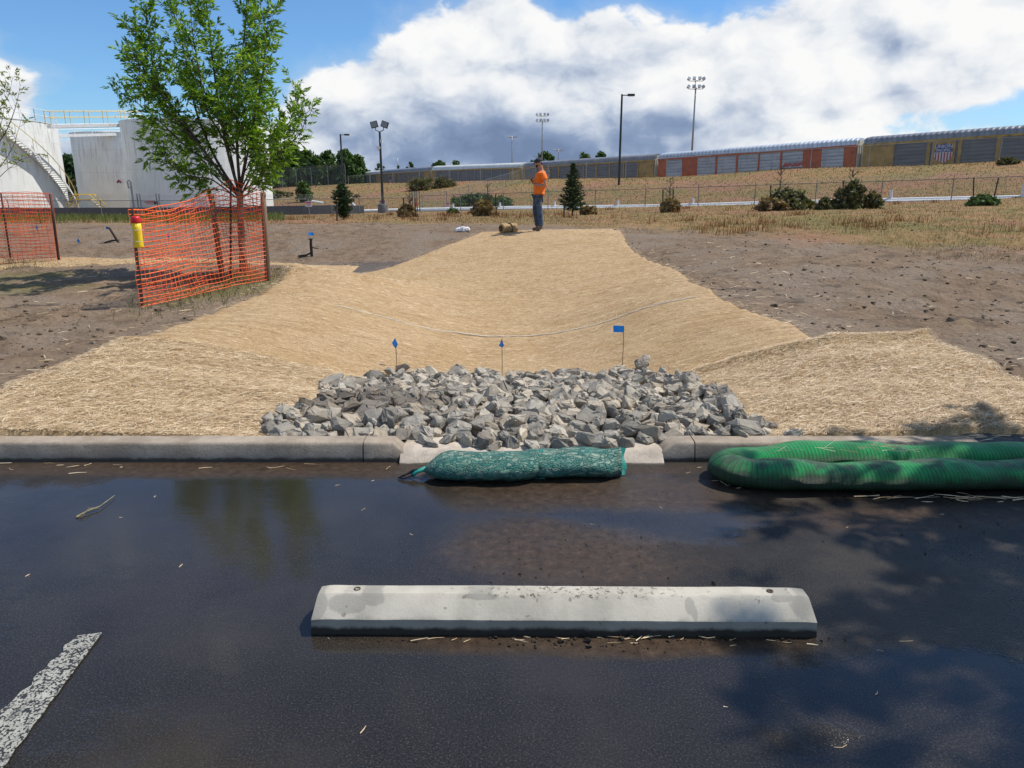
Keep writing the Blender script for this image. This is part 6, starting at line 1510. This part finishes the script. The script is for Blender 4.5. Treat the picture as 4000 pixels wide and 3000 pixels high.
V = np.concatenate(Vs); tag(np_mesh('tufted_grass', V, np.arange(len(V)).reshape(-1, 4), island('tuft_grass', [(0, (.06, .075, .02)), (.5, (.15, .15, .045)), (1, (.33, .27, .12))], .85, .2)), 'thin tufts of grass inside and beside the net fences', 'grass', None, 'stuff')

# ------------------------------------------------------------------ the man
def skin(name, nodes, edges, mat, parent, sub=2, root_i=0):
    """nodes: list of (x, y, z, rx, ry)"""
    me = bpy.data.meshes.new(name); me.from_pydata([n[:3] for n in nodes], edges, []); o = bpy.data.objects.new(name, me); col.objects.link(o)
    md = o.modifiers.new('skin', 'SKIN'); md.use_smooth_shade = True; md.branch_smoothing = .6; sv = me.skin_vertices[0].data
    for i, n in enumerate(nodes): sv[i].radius = (n[3], n[4] if len(n) > 4 else n[3]); sv[i].use_root = (i == root_i)
    s_ = o.modifiers.new('sub', 'SUBSURF'); s_.levels = sub; s_.render_levels = sub
    dg = bpy.context.evaluated_depsgraph_get(); m2 = bpy.data.meshes.new_from_object(o.evaluated_get(dg)); o.modifiers.clear(); o.data = m2; m2.name = name; m2.materials.clear(); m2.materials.append(mat); m2.shade_smooth(); o.parent = parent; return o
def person():
    Ym = 19.2; x = atY(2103, 912, Ym).x; root = empty('person', (x, Ym, G1(x, Ym)+.035))
    SK = pbr('skin', (.36, .175, .115), (.42, .215, .145), 30, .55); HAIR = pbr('dark_brown_hair', (.018, .011, .008), None, rough=.6)
    OR = pbr('hi_vis_orange_cotton', (.88, .17, .012), (.95, .21, .02), 6, .8, .5, 9, .03); JN = pbr('worn_blue_denim', (.030, .050, .085), (.075, .105, .155), 7, .85, .5, 30, .01, c3=(.17, .20, .25), c3s=3, c3t=.6); SH = pbr('tan_work_boots', (.13, .085, .055), (.19, .13, .085), 20, .8); CAPM = pbr('dark_navy_cap', (.018, .018, .028), (.035, .035, .048), 12, .8)
    # body: legs, trunk, neck, head, arms and palms, one surface; he faces -X and looks down at the phone
    N = [(0.01, 0, .93, .09, .11), (.01, 0, 1.10, .08, .10), (.035, 0, 1.28, .09, .12), (.06, 0, 1.42, .07, .11), (.062, 0, 1.50, .058, .06), (.035, 0, 1.565, .07, .068), (-.012, 0, 1.635, .098, .078), (-.01, 0, 1.70, .085, .073)]
    E = [(i, i+1) for i in range(7)]
    def chain(start, pts):
        p = start
        for q0 in pts: N.append(q0); E.append((p, len(N)-1)); p = len(N)-1
        return p
    for sy in (-1, 1):
        lx = .03 if sy < 0 else -.04
        chain(0, [(lx, sy*.095, .84, .06, .065), (lx-.01, sy*.10, .50, .04, .045), (lx+.01, sy*.10, .12, .042, .042)])
    # near arm (towards the camera): elbow back, forearm forward
    wn = chain(3, [(.10, -.18, 1.40, .045, .045), (.135, -.25, 1.26, .042, .042), (.145, -.275, 1.13, .045, .045), (.02, -.265, 1.115, .043, .043), (-.095, -.17, 1.135, .030, .032), (-.14, -.10, 1.16, .031, .042)])
    wf = chain(3, [(.08, .18, 1.40, .045, .045), (.08, .22, 1.26, .050, .05), (.06, .20, 1.14, .043, .043), (-.07, .12, 1.17, .038, .038), (-.17, .04, 1.235, .027, .028), (-.205, .015, 1.27, .028, .036)])
    fingers = []
    def fing(w, base, dirs, L):
        p = w
        for k, (dx, dy, dz) in enumerate(dirs): base = (base[0]+dx*L, base[1]+dy*L, base[2]+dz*L); N.append((*base, .0095, .0095)); E.append((p, len(N)-1)); p = len(N)-1
    for k in range(4):
        fing(wn, (-.150+.006*k, -.065+.018*k, 1.172), [(-.8, .1, .5), (-.6, .2, .9), (.1, .2, .9)], .026+.003*(k in (1, 2)))
        fing(wf, (-.225, -.01+.018*k, 1.298-.004*k), [(-.5, -.2, .7), (-.2, -.3, .8), (.5, -.3, .5)], .026+.003*(k in (1, 2)))
    fing(wn, (-.115, -.02, 1.185), [(-.2, .3, .8), (-.3, .1, .7)], .03); fing(wf, (-.185, -.02, 1.295), [(.1, -.4, .8), (.0, -.2, .7)], .03)
    skin('body', N, E, SK, root, 2)
    # face: nose, brow, chin, ears, eyes, beard
    mb = MB(); mb.tube([(-.105, 0, 1.655), (-.128, 0, 1.628), (-.106, 0, 1.618)], [.009, .014, .008], 8); mb.build('nose', SK, root, True)
    for sy in (-1, 1):
        mb = MB(); mb.tube([(.015, sy*.078, 1.615), (.02, sy*.088, 1.64), (.012, sy*.08, 1.665)], [.009, .016, .009], 8, True, .6); mb.build('ear', SK, root, True)
        mb = MB(); mb.lathe([(0, -.008), (.008, 0), (0, .008)], 8, (-.098, sy*.032, 1.655)); mb.build('eye', pbr('eye', (.05, .04, .035), None, rough=.3), root, True)
    mb = MB(); mb.tube([(-.104, -.022, 1.592), (-.110, 0, 1.590), (-.104, .022, 1.592)], [.004, .007, .004], 6); mb.build('mouth', pbr('lips', (.28, .10, .08), None, rough=.5), root, True)
    skin('beard', [(-.075, 0, 1.568, .028, .038), (-.045, -.052, 1.585, .022, .016), (0, -.068, 1.62, .014, .012), (-.045, .052, 1.585, .022, .016), (0, .068, 1.62, .014, .012)], [(0, 1), (1, 2), (0, 3), (3, 4)], HAIR, root, 2)
    skin('hair', [(.055, 0, 1.665, .062, .085), (.072, 0, 1.60, .042, .07), (.03, -.060, 1.66, .042, .036), (.03, .060, 1.66, .042, .036)], [(0, 1), (0, 2), (0, 3)], HAIR, root, 2)
    # cap, tilted down towards the phone
    Rm = Matrix.Rotation(R(-17), 4, 'Y'); mb = MB(); rings = []
    for k in range(9):
        a = math.pi/2*k/8; rings.append([Rm @ Vector((.118*math.cos(a)*math.cos(t), .096*math.cos(a)*math.sin(t), .098*math.sin(a)**.9)) + Vector((-.005, 0, 1.685)) for t in [2*math.pi*j/24 for j in range(24)]])
    mb.loft(rings); cp = mb.build('cap', CAPM, root, True); mb = MB(); V = []
    for j in range(13):
        t = -1+2*j/12; V.append(Rm @ Vector((-.095-.02*(1-t*t), t*.085, .006)) + Vector((-.005, 0, 1.685)))
    for j in range(13):
        t = -1+2*j/12; V.append(Rm @ Vector((-.10-.085*(1-t*t)**.6, t*.072, -.016+.012*t*t)) + Vector((-.005, 0, 1.685)))
    V += [v+Vector((0, 0, .006)) for v in V[:26]]
    mb.add(V, [(j, j+1, 14+j, 13+j) for j in range(12)] + [(26+j, 39+j, 40+j, 27+j) for j in range(12)] + [(13+j, 14+j, 40+j, 39+j) for j in range(12)]); mb.build('cap_brim', CAPM, root, True)
    # t-shirt: loose, with short sleeves
    S = [(.0, 0, .82, .155, .185), (.0, 0, .92, .142, .175), (.0, 0, 1.04, .135, .175), (.02, 0, 1.16, .145, .185), (.035, 0, 1.29, .160, .20), (.058, 0, 1.41, .135, .18), (.06, 0, 1.475, .070, .085)]; Es = [(i, i+1) for i in range(6)]
    for sy in (-1, 1):
        b0 = len(S); xx = .105 if sy < 0 else .085
        S += [(xx, sy*.175, 1.415, .085, .085), (xx+.025, sy*.225, 1.30, .082, .080), (xx+.04, sy*.235, 1.215, .080, .078)]; Es += [(5, b0), (b0, b0+1), (b0+1, b0+2)]
    skin('shirt', S, Es, OR, root, 2, 2)
    # jeans
    J = [(.0, 0, .90, .118, .150), (-.01, -.085, .80, .098, .102), (-.005, -.09, .66, .090, .092), (.03, -.10, .48, .076, .080), (.045, -.10, .28, .070, .072), (.055, -.10, .10, .068, .07), (-.04, .085, .80, .098, .102), (-.065, .09, .66, .090, .09), (-.085, .095, .50, .074, .078), (-.045, .10, .28, .068, .07), (-.02, .10, .10, .066, .068)]
    skin('jeans', J, [(0, 1), (1, 2), (2, 3), (3, 4), (4, 5), (0, 6), (6, 7), (7, 8), (8, 9), (9, 10)], JN, root, 2)
    for sx, sy in ((.04, -.10), (-.04, .10)): skin('boot', [(sx+.03, sy, .055, .050, .045), (sx-.04, sy, .040, .044, .042), (sx-.12, sy, .028, .034, .042), (sx+.03, sy, .11, .048, .045)], [(0, 1), (1, 2), (0, 3)], SH, root, 2)
    tag(root, 'man in an orange t-shirt, jeans and dark cap looking at a phone', 'person')
    ph = MB(); rot = Matrix.Rotation(R(38), 3, 'Y'); ph.box((0, 0, 0), (.012, .078, .155), rot); pr_ = empty('phone', root.location + Vector((-.205, -.03, 1.225))); ph.build('case', pbr('phone_case', (.02, .02, .022), None, rough=.35), pr_)
    mb = MB(); mb.box(rot @ Vector((.0072, 0, 0)), (.0015, .070, .145), rot); mb.build('screen', pbr('phone_screen', (.03, .035, .045), None, rough=.1), pr_); tag(pr_, 'dark smartphone held by the man', 'phone')
    return root
man = person()

# ------------------------------------------------------------------ straw roll, plastic bag
p = onG(1985, 912, 14); rl_ = empty('straw_roll', p, R(35)); mb = MB(); rings = []
for i in range(22):
    t = i/21; x = -.22+.46*t; r = .128*(.80 if i in (0, 21) else 1)*(1+.05*math.sin(i*1.9)) * (.86 if i in (10, 11) else 1)
    rings.append([(x, r*math.cos(a)*1.05*(1+.04*math.sin(a*7+i)), .125+r*math.sin(a)) for a in [2*math.pi*k/22 for k in range(22)]])
mb.loft(rings); mb.build('roll', straw_mat('straw_roll_mat', 1.57, (.95, .86, .72)), rl_, True)
mb = MB(); mb.tube([(.04, .140*math.cos(a), .125+.136*math.sin(a)) for a in [2*math.pi*k/20 for k in range(21)]], .012, 5, False); mb.build('binding', pbr('brown_twine', (.14, .085, .04), None), rl_)
mb = MB(); mb.tube([(-.225, .08*math.cos(a)*(1-a/20), .125+.08*math.sin(a)*(1-a/20)) for a in [2*math.pi*k/12 for k in range(30)]], .010, 4, False); mb.build('core', pbr('roll_core', (.07, .045, .025), None), rl_)
mb = MB(); mb.box((.30, -.22, .025), (.42, .16, .03), Matrix.Rotation(.3, 3, 'Z')); mb.build('loose_flap', straw_mat('straw_flap_mat', 0, (.85, .75, .6)), rl_)
tag(rl_, 'short bound roll of straw matting lying by the man', 'roll')
p = onG(1810, 905, 14); bm = bmesh.new(); bmesh.ops.create_icosphere(bm, subdivisions=4, radius=1); rs = random.Random(3)
for v in bm.verts:
    c = v.co; n_ = 1+.35*float(fbm(c.x*2+5, c.y*2+c.z*2, 1.6, 4, 2))+.15*float(fbm(c.x*6, c.z*6+c.y*3, 1.5, 3, 4)); v.co = Vector((c.x*.17*n_, c.y*.10*n_, max(c.z*.075*n_, -.05)+.055)) + (Vector((-.05, 0, -.01)) if c.x < -.6 else Vector())
me = bpy.data.meshes.new('plastic_bag'); bm.to_mesh(me); bm.free(); me.materials.append(pbr('white_film', (.72, .72, .73), (.86, .86, .87), 20, .35, .8, 30, .02)); o = bpy.data.objects.new('plastic_bag', me); col.objects.link(o); o.location = p; tag(o, 'crumpled white plastic bag lying on the bare soil', 'bag')
